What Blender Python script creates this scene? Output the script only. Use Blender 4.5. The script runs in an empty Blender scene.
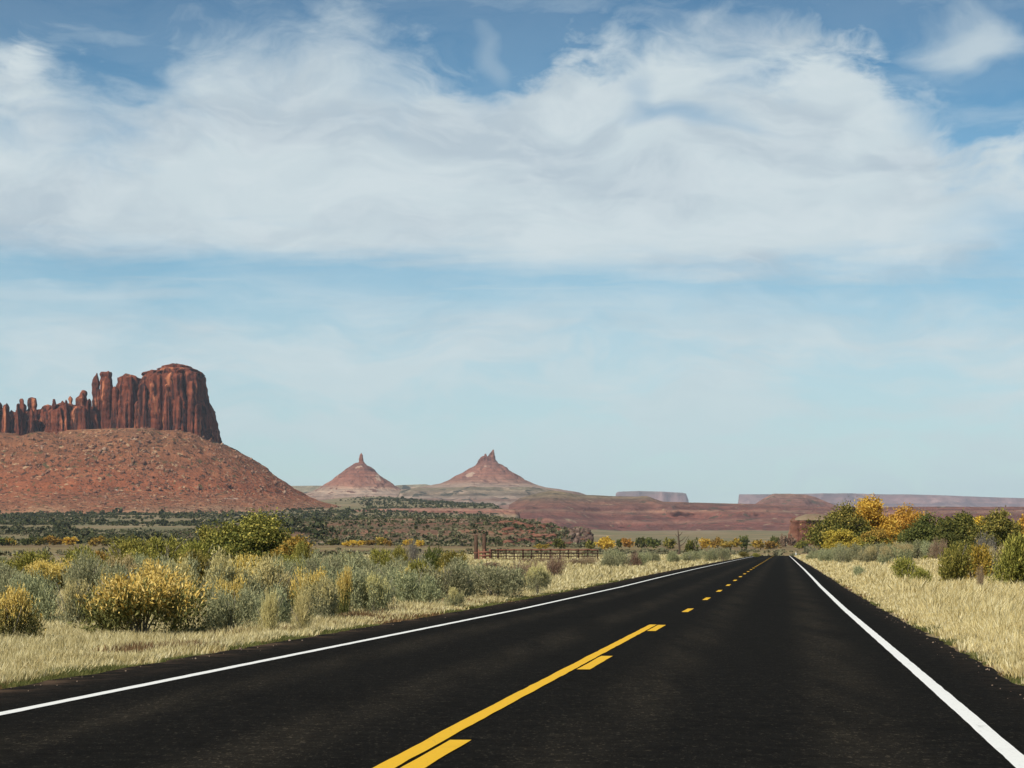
import bpy, math, random
import numpy as np
from mathutils import Vector, Matrix
from mathutils.bvhtree import BVHTree

SC = bpy.context.scene
COL = SC.collection
R = math.radians
F, EYE, HOR = 2400.0, 1.19, 551.0      # focal length in px, eye height, row of the horizon

# ------------------------------------------------------------------ camera
cam_d = bpy.data.cameras.new("camera")
cam = bpy.data.objects.new("camera", cam_d)
COL.objects.link(cam)
cam.location = (0, 0, EYE)
cam.rotation_euler = (R(90), 0, 0)
cam_d.sensor_width = 36.0
cam_d.lens = 36.0 * F / 1024.0
cam_d.shift_y = (HOR - 384.0) / 1024.0
cam_d.clip_start = 0.2
cam_d.clip_end = 80000
SC.camera = cam

# ------------------------------------------------------------------ exposure
SC.view_settings.view_transform = 'Standard'
SC.view_settings.look = 'None'
SC.view_settings.gamma = 1.0
SC.view_settings.use_curve_mapping = False
SC.view_settings.exposure = 0.15
SC.render.engine = 'CYCLES'
SC.cycles.max_bounces = 6
SC.cycles.volume_bounces = 0
SC.cycles.transparent_max_bounces = 8

# ------------------------------------------------------------------ sun
SUN_AZ, SUN_EL = R(-143), R(42)          # azimuth from +Y towards +X
sdir = Vector((math.sin(SUN_AZ) * math.cos(SUN_EL), math.cos(SUN_AZ) * math.cos(SUN_EL), math.sin(SUN_EL)))
sl = bpy.data.lights.new("sun", 'SUN')
sl.energy = 5.0
sl.angle = R(0.5)
sl.color = (1.0, 0.92, 0.80)
so = bpy.data.objects.new("sun", sl)
COL.objects.link(so)
so.rotation_euler = sdir.to_track_quat('Z', 'Y').to_euler()


# ------------------------------------------------------------------ node helper
class NT:
    def __init__(s, tree):
        s.t = tree
        s.n = tree.nodes
        s.l = tree.links

    def node(s, typ, **kw):
        n = s.n.new(typ)
        for k, v in kw.items():
            setattr(n, k, v)
        return n

    def put(s, sock, v):
        if hasattr(v, 'is_linked') or hasattr(v, 'links'):
            s.l.new(v, sock)
        elif v is not None:
            if isinstance(v, (tuple, list)) and len(v) == 3 and sock.type == 'RGBA':
                v = (*v, 1)
            sock.default_value = v

    def math(s, op, a, b=None, c=None, clamp=False):
        n = s.node('ShaderNodeMath', operation=op, use_clamp=clamp)
        s.put(n.inputs[0], a)
        if b is not None: s.put(n.inputs[1], b)
        if c is not None: s.put(n.inputs[2], c)
        return n.outputs[0]

    def mix(s, f, a, b, mode='MIX'):
        n = s.node('ShaderNodeMix', data_type='RGBA', blend_type=mode)
        s.put(n.inputs[0], f); s.put(n.inputs[6], a); s.put(n.inputs[7], b)
        return n.outputs[2]

    def sstep(s, v, lo, hi, to0=0.0, to1=1.0):
        n = s.node('ShaderNodeMapRange', interpolation_type='SMOOTHSTEP')
        s.put(n.inputs[0], v); s.put(n.inputs[1], lo); s.put(n.inputs[2], hi)
        s.put(n.inputs[3], to0); s.put(n.inputs[4], to1)
        return n.outputs[0]

    def lin(s, v, lo, hi, to0=0.0, to1=1.0):
        n = s.node('ShaderNodeMapRange')
        s.put(n.inputs[0], v); s.put(n.inputs[1], lo); s.put(n.inputs[2], hi)
        s.put(n.inputs[3], to0); s.put(n.inputs[4], to1)
        return n.outputs[0]

    def noise(s, vec, scale=1.0, detail=4, rough=0.55, dist=0.0, out=0):
        n = s.node('ShaderNodeTexNoise')
        s.put(n.inputs['Vector'], vec)
        n.inputs['Scale'].default_value = scale
        n.inputs['Detail'].default_value = detail
        n.inputs['Roughness'].default_value = rough
        n.inputs['Distortion'].default_value = dist
        return n.outputs[out]

    def scale(s, vec, sc=(1, 1, 1), loc=(0, 0, 0), rot=(0, 0, 0)):
        n = s.node('ShaderNodeMapping')
        s.put(n.inputs[0], vec)
        n.inputs[1].default_value = loc
        n.inputs[2].default_value = rot
        n.inputs[3].default_value = sc
        return n.outputs[0]

    def ramp(s, f, stops, interp='LINEAR'):
        n = s.node('ShaderNodeValToRGB')
        cr = n.color_ramp
        cr.interpolation = interp
        while len(cr.elements) < len(stops):
            cr.elements.new(0.5)
        for e, (p, c) in zip(cr.elements, sorted(stops, key=lambda q: q[0])):
            e.position = p
            e.color = (*c, 1)
        s.put(n.inputs[0], f)
        return n.outputs[0]

    def curve(s, v, pts, lo, hi, vlo, vhi):
        """float curve through (x, y) points given in real units"""
        x = s.lin(v, lo, hi, 0, 1)
        n = s.node('ShaderNodeFloatCurve')
        c = n.mapping.curves[0]
        P = [((a - lo) / (hi - lo), (b - vlo) / (vhi - vlo)) for a, b in pts]
        c.points[0].location = P[0]
        c.points[1].location = P[-1]
        for q in P[1:-1]:
            c.points.new(*q)
        n.mapping.update()
        s.put(n.inputs[1], x)
        return s.lin(n.outputs[0], 0, 1, vlo, vhi)


def srgb(r, g, b):
    def f(c):
        c /= 255.0
        return c / 12.92 if c <= 0.04045 else ((c + 0.055) / 1.055) ** 2.4
    return (f(r), f(g), f(b))


# ------------------------------------------------------------------ sky
w = bpy.data.worlds.new("World")
SC.world = w
w.use_nodes = True
T = NT(w.node_tree)
T.n.clear()
sky = T.node('ShaderNodeTexSky', sky_type='NISHITA', sun_disc=False)
sky.sun_elevation = SUN_EL
sky.sun_rotation = SUN_AZ
sky.altitude = 1500
sky.air_density = 1.0
sky.dust_density = 0.6
sky.ozone_density = 2.0
tc = T.node('ShaderNodeTexCoord').outputs['Generated']
sp = T.node('ShaderNodeSeparateXYZ'); T.put(sp.inputs[0], tc)
ay = T.math('MAXIMUM', T.math('ABSOLUTE', sp.outputs[1]), 0.12)
U = T.math('ADD', T.math('MULTIPLY', T.math('DIVIDE', sp.outputs[0], ay), 24.0), 5.12)
V = T.math('MULTIPLY', T.math('DIVIDE', T.math('MAXIMUM', sp.outputs[2], 0.0), ay), 24.0)   # height over the horizon
cv = T.node('ShaderNodeCombineXYZ'); T.put(cv.inputs[0], U); T.put(cv.inputs[1], V)
uv = cv.outputs[0]
# gentle swirl of the coordinates, then streaky and billowy noises
wn = T.noise(T.scale(uv, (0.5, 0.9, 1)), 1.0, 3, 0.5, out=1)
wv = T.node('ShaderNodeVectorMath', operation='SUBTRACT'); T.put(wv.inputs[0], wn); wv.inputs[1].default_value = (0.5, 0.5, 0.5)
wm = T.node('ShaderNodeVectorMath', operation='SCALE'); T.put(wm.inputs[0], wv.outputs[0]); wm.inputs[3].default_value = 1.3
wa = T.node('ShaderNodeVectorMath', operation='ADD'); T.put(wa.inputs[0], uv); T.put(wa.inputs[1], wm.outputs[0])
wuv = wa.outputs[0]
nb = T.noise(T.scale(wuv, (0.75, 1.1, 1), (3.1, 7.7, 0)), 1.0, 7, 0.52)              # billows
ns = T.noise(T.scale(uv, (0.35, 2.6, 1), (1.7, 3.0, 0), (0, 0, R(-8))), 1.0, 6, 0.6, 0.4)    # streaks
nf = T.noise(T.scale(wuv, (1.6, 3.0, 1), (9.0, 2.0, 0), (0, 0, R(20))), 1.0, 7, 0.62)           # fibres
nbc = T.math('SUBTRACT', nb, 0.5)
nsc = T.math('SUBTRACT', ns, 0.5)
nfc = T.math('SUBTRACT', nf, 0.5)
top = T.curve(U, [(-8, 4.6), (-0.8, 4.85), (0.15, 5.05), (0.7, 4.82), (1.25, 4.7), (1.75, 5.15), (2.3, 5.42), (3.2, 5.55), (3.75, 5.35), (4.3, 4.98), (5.0, 4.78), (5.6, 5.05),
                  (6.2, 5.25), (7.0, 5.42), (7.9, 5.22), (8.5, 5.05), (9.0, 4.68), (9.6, 4.38), (10.4, 4.2), (14, 4.1), (20, 4.6)], -8, 20, 3.0, 6.0)
bot = T.curve(U, [(-8, 2.9), (0, 2.88), (2, 2.86), (4, 2.8), (6, 2.66), (8, 2.66), (9.2, 2.72), (10.4, 3.0), (14, 3.2), (20, 2.9)], -8, 20, 2.0, 4.0)
e1 = T.math('ADD', T.math('SUBTRACT', top, V), T.math('ADD', T.math('MULTIPLY', nbc, 1.3), T.math('MULTIPLY', nfc, 1.5)))
softn = T.noise(T.scale(uv, (0.45, 0.3, 1), (5.5, 1.2, 0)), 1.0, 2, 0.5)
softw = T.sstep(softn, 0.35, 0.65, 0.45, 1.3)
m1 = T.sstep(T.math('DIVIDE', e1, softw), -0.45, 1.0)
e2 = T.math('ADD', T.math('SUBTRACT', V, bot), T.math('ADD', T.math('MULTIPLY', nsc, 1.1), T.math('MULTIPLY', nfc, 0.25)))
m2 = T.sstep(e2, -0.3, 0.45)
main = T.math('MULTIPLY', m1, m2)


def blob(u, v, ru, rv, rot=0.0, k=1.0, wob=0.9):
    """soft patch of cloud (or of clear sky) centred on a direction"""
    m = T.node('ShaderNodeMapping', vector_type='TEXTURE')
    T.put(m.inputs[0], wuv)
    m.inputs[1].default_value = (u, v, 0)
    m.inputs[2].default_value = (0, 0, R(rot))
    m.inputs[3].default_value = (ru, rv, 1)
    ln = T.node('ShaderNodeVectorMath', operation='LENGTH')
    T.put(ln.inputs[0], m.outputs[0])
    d = T.math('SUBTRACT', 1.0, ln.outputs['Value'])
    d = T.math('ADD', d, T.math('MULTIPLY', nfc, wob))
    return T.sstep(d, -0.25, 0.95, 0.0, k)


def sepz(v):
    return v


# clear gaps in the mass
for (a, b, c, d, e, k) in [(6.9, 4.28, 0.9, 0.17, -8, 0.5), (6.55, 4.62, 0.22, 0.3, 0, 0.3), (9.35, 4.45, 0.7, 0.35, -20, 0.5), (10.2, 3.15, 1.0, 0.35, 0, 0.35), (1.35, 4.85, 0.5, 0.25, -20, 0.6),
                           (4.75, 4.95, 0.35, 0.45, 20, 0.5)]:
    main = T.math('MULTIPLY', main, T.math('SUBTRACT', 1.0, blob(a, b, c, d, e, k)))
extra = blob(9.65, 5.05, 0.75, 0.42, -12, 0.8)
for (a, b, c, d, e, k) in [(4.95, 5.0, 0.22, 0.5, 5, 0.35), (0.05, 4.8, 0.6, 0.32, 0, 0.9), (8.7, 2.85, 0.8, 0.1, -14, 0.6)]:
    extra = T.math('MAXIMUM', extra, blob(a, b, c, d, e, k))
main = T.math('MAXIMUM', main, extra)
# low veil
veil = T.sstep(T.math('ADD', V, T.math('MULTIPLY', nsc, 1.1)), 3.1, 1.9, 0.15, 0.95)
vst = T.noise(T.scale(wuv, (0.55, 2.2, 1), (8.0, 1.0, 0), (0, 0, R(6))), 1.0, 7, 0.62)
veil = T.math('MULTIPLY', veil, T.sstep(vst, 0.32, 0.6, 0.55, 1.0))
thin = T.math('MULTIPLY', T.sstep(T.noise(T.scale(uv, (0.3, 4.5, 1), (2.0, 6.0, 0), (0, 0, R(-3))), 1.0, 6, 0.6, 0.3), 0.44, 0.66), T.sstep(V, 3.4, 2.6, 0.0, 0.55))
veil = T.math('MAXIMUM', veil, thin)
streak = T.math('MULTIPLY', T.sstep(T.math('ABSOLUTE', T.math('SUBTRACT', V, T.math('ADD', 2.58, T.math('MULTIPLY', nsc, 0.5)))), 0.2, 0.02), T.sstep(U, 3.4, 1.2, 0.0, 0.65))
puff = T.math('MULTIPLY', T.sstep(nb, 0.48, 0.68), T.sstep(T.math('ABSOLUTE', T.math('SUBTRACT', V, 1.75)), 0.95, 0.2, 0, 0.85))
dens = T.math('MAXIMUM', T.math('MAXIMUM', main, veil), T.math('MAXIMUM', streak, puff))
cirrus = T.math('MULTIPLY', T.sstep(T.noise(T.scale(wuv, (0.5, 1.5, 1), (4, 4, 0), (0, 0, R(-20))), 1.0, 7, 0.6), 0.42, 0.7), 0.35)
dens = T.math('MULTIPLY', T.math('MAXIMUM', dens, cirrus), 0.94)
# cloud body colour: thin bright parts and thick greyer parts (seen from below)
shade_n = T.noise(T.scale(wuv, (0.42, 1.3, 1), (2.2, 0.4, 0), (0, 0, R(-14))), 1.0, 5, 0.5, 0.3)
thick = T.math('MULTIPLY', T.sstep(shade_n, 0.40, 0.66), m1)
thick = T.math('MULTIPLY', thick, T.sstep(V, 1.9, 3.1, 0.25, 1.0))
ccol = T.mix(thick, (0.58, 0.66, 0.685), (0.45, 0.53, 0.585))
fine = T.noise(T.scale(wuv, (1.1, 3.6, 1), (6.0, 3.0, 0), (0, 0, R(12))), 1.0, 8, 0.66)
ccol = T.mix(T.sstep(fine, 0.42, 0.62, 0.0, 0.4), ccol, (0.66, 0.72, 0.735))
ccol = T.mix(T.sstep(V, 2.6, 0.4), ccol, (0.52, 0.65, 0.67))
# air: the sky model, its blue pulled in with height the way a polarised film frame shows it
skyc = T.mix(1.0, sky.outputs[0], T.ramp(T.lin(V, 0, 6.5), [(0.0, (0.78, 0.86, 0.84)), (0.35, (0.56, 0.80, 0.80)), (0.6, (0.34, 0.68, 0.76)), (0.86, (0.145, 0.43, 0.55)), (1.0, (0.12, 0.39, 0.51))]), 'MULTIPLY')
bg1 = T.node('ShaderNodeBackground'); T.put(bg1.inputs[0], skyc); bg1.inputs[1].default_value = 0.105
bg2 = T.node('ShaderNodeBackground'); T.put(bg2.inputs[0], ccol); bg2.inputs[1].default_value = 1.0
ms = T.node('ShaderNodeMixShader'); T.put(ms.inputs[0], dens); T.l.new(bg1.outputs[0], ms.inputs[1]); T.l.new(bg2.outputs[0], ms.inputs[2])
wo = T.node('ShaderNodeOutputWorld'); T.l.new(ms.outputs[0], wo.inputs[0])
w.cycles.sampling_method = 'MANUAL'
w.cycles.sample_map_resolution = 256


# ------------------------------------------------------------------ numpy noise
def _hash(ix, iy, iz, seed):
    h = (ix.astype(np.int64) * 374761393 + iy.astype(np.int64) * 668265263 + iz.astype(np.int64) * 1274126177 + seed * 974634777) & 0xFFFFFFFF
    h = ((h ^ (h >> 13)) * 1274126177) & 0xFFFFFFFF
    h = (h ^ (h >> 16)) & 0xFFFFFFFF
    return h.astype(np.float64) / 4294967295.0


def vn(x, y, z=0.0, seed=1):
    x, y, z = np.broadcast_arrays(np.asarray(x, float), np.asarray(y, float), np.asarray(z, float))
    ix, iy, iz = np.floor(x), np.floor(y), np.floor(z)
    fx, fy, fz = x - ix, y - iy, z - iz
    fx, fy, fz = [q * q * (3 - 2 * q) for q in (fx, fy, fz)]
    r = 0
    for a in (0, 1):
        for b in (0, 1):
            for c in (0, 1):
                r = r + _hash(ix + a, iy + b, iz + c, seed) * (fx if a else 1 - fx) * (fy if b else 1 - fy) * (fz if c else 1 - fz)
    return r * 2 - 1


def fbm(x, y, z=0.0, o=4, seed=1, g=0.5):
    a, s, r = 1.0, 1.0, 0
    for k in range(o):
        r = r + a * vn(np.asarray(x) * s, np.asarray(y) * s, np.asarray(z) * s, seed + k * 17)
        a *= g
        s *= 2.03
    return r


def ss(a, b, x):
    t = np.clip((np.asarray(x, float) - a) / (b - a), 0, 1)
    return t * t * (3 - 2 * t)


# ------------------------------------------------------------------ mesh helpers
class MB:
    def __init__(s):
        s.v, s.f, s.n = [], [], 0

    def add(s, v, f):
        v = np.asarray(v, float).reshape(-1, 3)
        f = np.asarray(f, int)
        s.v.append(v)
        s.f.append(f + s.n)
        s.n += len(v)

    def mesh(s, name, mat=None, smooth=False):
        me = bpy.data.meshes.new(name)
        v = np.concatenate(s.v)
        me.vertices.add(len(v))
        me.vertices.foreach_set('co', v.astype(np.float32).ravel())
        idx, tot = [], []
        for f in s.f:
            idx.append(f.ravel())
            tot.append(np.full(len(f), f.shape[1]))
        idx, tot = np.concatenate(idx), np.concatenate(tot)
        st = np.concatenate([[0], np.cumsum(tot)[:-1]])
        me.loops.add(len(idx))
        me.loops.foreach_set('vertex_index', idx.astype(np.int32))
        me.polygons.add(len(tot))
        me.polygons.foreach_set('loop_start', st.astype(np.int32))
        me.polygons.foreach_set('loop_total', tot.astype(np.int32))
        me.update(calc_edges=True)
        if smooth:
            me.polygons.foreach_set('use_smooth', [True] * len(tot))
        if mat:
            me.materials.append(mat)
        return me

    def build(s, name, mat, parent=None, smooth=False):
        o = bpy.data.objects.new(name, s.mesh(name, mat, smooth))
        COL.objects.link(o)
        if parent: o.parent = parent
        return o

    def grid(s, P, wrap=False):
        """P: (rows, cols, 3)"""
        r, c = P.shape[:2]
        i = np.arange(r * c).reshape(r, c)
        if wrap:
            i2 = np.concatenate([i, i[:, :1]], 1)
        else:
            i2 = i
        f = np.stack([i2[:-1, :-1], i2[:-1, 1:], i2[1:, 1:], i2[1:, :-1]], -1).reshape(-1, 4)
        s.add(P.reshape(-1, 3), f)

    def tube(s, path, rad, sides=7):
        path = np.asarray(path, float)
        rad = np.broadcast_to(np.asarray(rad, float), (len(path),))
        tn = np.gradient(path, axis=0)
        tn /= np.linalg.norm(tn, axis=1)[:, None] + 1e-9
        up = np.array([0.3, 0.9, 0.2])
        a = np.cross(tn, up); a /= np.linalg.norm(a, axis=1)[:, None] + 1e-9
        b = np.cross(tn, a)
        th = np.linspace(0, 2 * np.pi, sides, endpoint=False)
        P = path[:, None] + rad[:, None, None] * (a[:, None] * np.cos(th)[None, :, None] + b[:, None] * np.sin(th)[None, :, None])
        base = s.n
        s.grid(P, wrap=True)
        s.v.append(path[-1:]); s.n += 1
        lst = base + (len(path) - 1) * sides + np.arange(sides)
        s.f.append(np.stack([lst, np.roll(lst, -1), np.full(sides, s.n - 1)], -1))

    def box(s, c, d, rot=0.0):
        c, d = np.array(c, float), np.array(d, float) / 2
        v = np.array([[x, y, z] for z in (-1, 1) for y in (-1, 1) for x in (-1, 1)], float) * d
        ca, sa = math.cos(rot), math.sin(rot)
        v = np.stack([v[:, 0] * ca - v[:, 1] * sa, v[:, 0] * sa + v[:, 1] * ca, v[:, 2]], -1) + c
        s.add(v, [[0, 2, 3, 1], [4, 5, 7, 6], [0, 1, 5, 4], [2, 6, 7, 3], [0, 4, 6, 2], [1, 3, 7, 5]])

    def leaves(s, c, a, b):
        """one quad per leaf: centre c, half axes a, b"""
        n = len(c)
        P = np.stack([c - a, c + b * 0.9, c + a, c - b * 0.9], 1)
        s.add(P.reshape(-1, 3), np.arange(n * 4).reshape(n, 4))


def tag(o, label=None, cat=None, group=None, kind=None):
    if label: o['label'] = label
    if cat: o['category'] = cat
    if group: o['group'] = group
    if kind: o['kind'] = kind
    return o


def empty(name, loc=(0, 0, 0), rz=0.0):
    o = bpy.data.objects.new(name, None)
    o.empty_display_size = 0.3
    o.location = loc
    o.rotation_euler = (0, 0, rz)
    COL.objects.link(o)
    return o


def copy_tree(o, parent=None):
    c = o.copy()
    COL.objects.link(c)
    c.parent = parent
    for ch in o.children:
        copy_tree(ch, c)
    return c


def unit(v):
    return v / (np.linalg.norm(v, axis=-1, keepdims=True) + 1e-9)


# ------------------------------------------------------------------ materials
def new_mat(name):
    m = bpy.data.materials.new(name)
    m.use_nodes = True
    t = NT(m.node_tree)
    b = t.n['Principled BSDF']
    b.inputs['Roughness'].default_value = 0.9
    b.inputs['Specular IOR Level'].default_value = 0.15
    return m, t, b


def pos(t):
    return t.node('ShaderNodeNewGeometry').outputs['Position']


def leaf_mat(name, stops, trans=0.13, objvar=0.10):
    m, t, b = new_mat(name)
    g = t.node('ShaderNodeNewGeometry')
    oi = t.node('ShaderNodeObjectInfo')
    c = t.ramp(g.outputs['Random Per Island'], stops)
    hs = t.node('ShaderNodeHueSaturation')
    t.put(hs.inputs['Hue'], t.lin(oi.outputs['Random'], 0, 1, 0.5 - objvar * 0.18, 0.5 + objvar * 0.18))
    t.put(hs.inputs['Value'], t.lin(oi.outputs['Random'], 0, 1, 1 - objvar * 1.6, 1 + objvar * 1.6))
    t.put(hs.inputs['Color'], c)
    t.put(b.inputs['Base Color'], hs.outputs[0])
    b.inputs['Roughness'].default_value = 0.75
    tr = t.node('ShaderNodeBsdfTranslucent')
    t.put(tr.inputs[0], hs.outputs[0])
    mx = t.node('ShaderNodeMixShader')
    mx.inputs[0].default_value = trans
    t.l.new(b.outputs[0], mx.inputs[1]); t.l.new(tr.outputs[0], mx.inputs[2])
    t.l.new(mx.outputs[0], t.n['Material Output'].inputs[0])
    return m


def rock_mat(name, cols, scale=0.02, strata=None, zlo=0, zhi=1, zn=6.0, bump=3.0, band=1.0, vert=None, speck=None, strata_mix=0.85):
    """cols: noise ramp stops; strata: ramp stops over height; vert: (dark, scale) vertical streaks; speck: (colour, scale, threshold)"""
    m, t, b = new_mat(name)
    p = pos(t)
    n1 = t.noise(p, scale, 8, 0.62, 0.3)
    c = t.ramp(t.lin(n1, 0.28, 0.72), cols)
    if strata:
        s = t.node('ShaderNodeSeparateXYZ'); t.put(s.inputs[0], p)
        nz = t.noise(p, scale * 0.35, 5, 0.6)
        z = t.math('ADD', s.outputs[2], t.math('MULTIPLY', t.math('SUBTRACT', nz, 0.5), zn * 2))
        sc = t.ramp(t.lin(z, zlo, zhi), strata)
        c = t.mix(strata_mix, c, sc)
        f1 = t.noise(t.scale(p, (scale * 0.5, scale * 0.5, 0.16)), 1.0, 4, 0.6)
        c = t.mix(band, c, t.ramp(t.lin(f1, 0.3, 0.7), [(0, (0.68, 0.68, 0.70)), (0.5, (1, 1, 1)), (1, (1.35, 1.30, 1.25))]), 'MULTIPLY')
        f2 = t.noise(p, scale * 3, 6, 0.65)
        c = t.mix(1.0, c, t.ramp(t.lin(f2, 0.3, 0.7), [(0, (0.72, 0.72, 0.74)), (0.5, (1, 1, 1)), (1, (1.3, 1.3, 1.3))]), 'MULTIPLY')
    if vert:
        v1 = t.noise(t.scale(p, (vert[1], vert[1], vert[1] * 0.07)), 1.0, 6, 0.62, 0.2)
        c = t.mix(t.sstep(v1, 0.46, 0.60, 0, 0.92), c, vert[0])
        v2 = t.noise(t.scale(p, (vert[1] * 0.6, vert[1] * 0.6, vert[1] * 0.10), (50, 9, 3)), 1.0, 5, 0.6, 0.2)
        c = t.mix(t.sstep(v2, 0.56, 0.66, 0, 0.8), c, vert[2])
    if speck:
        for col, ssc, th in speck:
            v = t.noise(p, ssc, 3, 0.6)
            c = t.mix(t.sstep(v, th, th + 0.05), c, col)
    t.put(b.inputs['Base Color'], c)
    b.inputs['Roughness'].default_value = 0.95
    bn = t.node('ShaderNodeBump')
    bn.inputs['Distance'].default_value = bump
    bn.inputs['Strength'].default_value = 0.8
    t.put(bn.inputs['Height'], t.noise(p, scale * 5, 8, 0.65))
    t.l.new(bn.outputs[0], b.inputs['Normal'])
    return m


def plain_mat(name, c1, c2, scale=8, rough=0.85, stretch=(1, 1, 1), bump=0.0, bs=1.0):
    m, t, b = new_mat(name)
    g = t.node('ShaderNodeTexCoord').outputs['Object']
    n = t.noise(t.scale(g, stretch), scale, 6, 0.6)
    t.put(b.inputs['Base Color'], t.ramp(t.lin(n, 0.3, 0.7), [(0, c1), (1, c2)]))
    b.inputs['Roughness'].default_value = rough
    if bump:
        bn = t.node('ShaderNodeBump'); bn.inputs['Distance'].default_value = bump
        t.put(bn.inputs['Height'], n); t.l.new(bn.outputs[0], b.inputs['Normal'])
    return m


# ------------------------------------------------------------------ road line and terrain
def rc(y):
    """column of the straight road's centre line"""
    return -2.13 + 0.113 * np.asarray(y, float)


def roll(y):
    """gentle long waves of the carriageway"""
    return np.interp(y, [0, 17, 27, 40, 52, 84, 110, 152, 300, 500, 700], [0, 0, -.02, -.05, -.075, -.075, -.03, 0.02, 0.09, 0.16, 0.16])


def road_z(y):
    return roll(y) - 1.9 * ss(500, 760, y)


ROWS = np.array([-20000, 0, 300, 545, 620, 760, 900, 1200, 1500, 1800, 2400, 3000, 3500, 4000, 5000, 7000, 9000, 40000.0])
TZ = {
    150: [0, 0, 0, 0.1, 0.2, 0.6, 1.4, 4.6, 10, 16, 30, 43, 55, 61, 75, 85, 90, 90],
    380: [0, 0, 0, 0.1, 0.2, 0.6, 1.4, 4.2, 8.0, 14, 30, 45, 60, 75, 108, 160, 190, 190],
    490: [0, 0, 0, 0.1, 0.2, 0.6, 1.2, 4.0, 8.0, 13, 26, 42, 58, 74, 100, 120, 150, 150],
    530: [0, 0, 0, 0.0, 0.0, 0.2, 0.9, 3.6, 6.0, 8.5, 15, 24, 31, 37, 46, 60, 62, 62],
    650: [0, 0, 0, 0.0, -0.3, -1.1, 0.4, 3.2, 6.0, 8.5, 15, 23, 28, 33, 42, 60, 62, 62],
    770: [0, 0, 0, 0.0, -0.5, -1.7, 0.2, 3.2, 6.0, 8.5, 15, 23, 28, 33, 42, 60, 62, 62],
    860: [0, 0, 0, 0.0, -0.3, -0.8, 0.4, 3.2, 6.0, 8.5, 15, 23, 28, 33, 42, 60, 62, 62],
}
_tp = np.array(sorted(TZ))
_tt = np.array([TZ[p] for p in _tp])


def ground_z(x, y):
    x, y = np.broadcast_arrays(np.asarray(x, float), np.asarray(y, float))
    px = 512 + F * x / np.maximum(y, 60.0)
    cols = [np.interp(y, ROWS, r) for r in _tt]
    z = np.full(x.shape, 0.0)
    z = np.where(px <= _tp[0], cols[0], z)
    for i in range(len(_tp) - 1):
        m = (px > _tp[i]) & (px <= _tp[i + 1])
        f = ss(0, 1, (px - _tp[i]) / (_tp[i + 1] - _tp[i]))
        z = np.where(m, cols[i] * (1 - f) + cols[i + 1] * f, z)
    z = np.where(px > _tp[-1], cols[-1], z)
    o = x - rc(y)
    ao = np.abs(o)
    near = ss(700, 350, y)
    # shoulder drop and gentle verge
    z = z + roll(y) * ss(900, 500, y)
    z = z - 0.05 - 0.22 * ss(4.6, 8.0, ao) * near
    z = z + near * np.where(o > 0, 1.1 * ss(10, 42, o) * ss(40, 160, y) + 0.25 * ss(8, 16, o), 0.22 * ss(9, 18, ao))
    rough = ss(5.5, 12, ao)
    z = z + rough * (0.07 * fbm(x / 3.1, y / 3.1, 0, 3, 5) + 0.16 * fbm(x / 17, y / 17, 0, 2, 9) * ss(8, 30, ao))
    far = ss(700, 2000, y)
    z = z + far * 2.2 * fbm(x / 160, y / 160, 0, 4, 21)
    near_road = (1 - ss(5, 40, ao)) * (y > 400) * (y < 900)
    z = np.where(near_road > 0, z * (1 - near_road) + (road_z(y) - 0.06) * near_road, z)
    return z


def place(px, D, z=None):
    x = (px - 512) / F * D
    return (x, D, float(ground_z(x, D)) if z is None else z)


def base_to_D(py):
    return F * EYE / (py - HOR)


# ------------------------------------------------------------------ ground sheet
def ground_material():
    m, t, b = new_mat("ground")
    p = pos(t)
    s = t.node('ShaderNodeSeparateXYZ'); t.put(s.inputs[0], p)
    n1 = t.noise(p, 0.9, 8, 0.65)
    n2 = t.noise(p, 0.045, 6, 0.6)
    straw = t.ramp(t.lin(n1, 0.3, 0.7), [(0, (0.13, 0.098, 0.052)), (0.5, (0.27, 0.215, 0.115)), (1, (0.40, 0.33, 0.19))])
    dirt = t.ramp(t.lin(n1, 0.3, 0.7), [(0, (0.10, 0.065, 0.036)), (1, (0.22, 0.15, 0.085))])
    c = t.mix(t.sstep(n2, 0.45, 0.62), straw, dirt)
    # valley floor further out: pale brown fields, olive flats, then red benches
    ls = t.noise(t.scale(p, (0.0025, 0.012, 0)), 1.0, 6, 0.6)
    field = t.ramp(t.lin(ls, 0.3, 0.7), [(0, (0.14, 0.13, 0.058)), (0.35, (0.23, 0.185, 0.08)), (0.6, (0.15, 0.10, 0.05)), (1, (0.30, 0.25, 0.125))])
    c = t.mix(t.sstep(s.outputs[1], 250, 600), c, field)
    bn2 = t.noise(p, 0.012, 8, 0.65)
    bench = t.ramp(t.lin(bn2, 0.3, 0.7), [(0, (0.10, 0.10, 0.05)), (0.4, (0.17, 0.15, 0.078)), (0.65, (0.21, 0.155, 0.085)), (0.82, (0.27, 0.225, 0.14)), (1, (0.19, 0.10, 0.06))])
    c = t.mix(t.sstep(s.outputs[1], 1150, 1500), c, bench)
    t.put(b.inputs['Base Color'], c)
    b.inputs['Roughness'].default_value = 1.0
    bn = t.node('ShaderNodeBump'); bn.inputs['Distance'].default_value = 0.06
    t.put(bn.inputs['Height'], n1); t.l.new(bn.outputs[0], b.inputs['Normal'])
    return m


M_GROUND = ground_material()
tt_ = np.linspace(math.asinh(-150 / 12.0), math.asinh(24000 / 12.0), 620)
gy = 12.0 * np.sinh(tt_)
gs = np.linspace(-1, 1, 520)
go = 4.0 * np.sinh(8.75 * gs)
GX = rc(np.minimum(gy, 900))[:, None] + (go * 1.0)[None, :]
GX = np.clip(GX, -12000, 12000)
GY = np.repeat(gy[:, None], len(gs), 1)
P = np.stack([GX, GY, ground_z(GX, GY)], -1)
mb = MB(); mb.grid(P)
ground = mb.build("ground", M_GROUND, smooth=True)
tag(ground, kind='structure')


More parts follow.
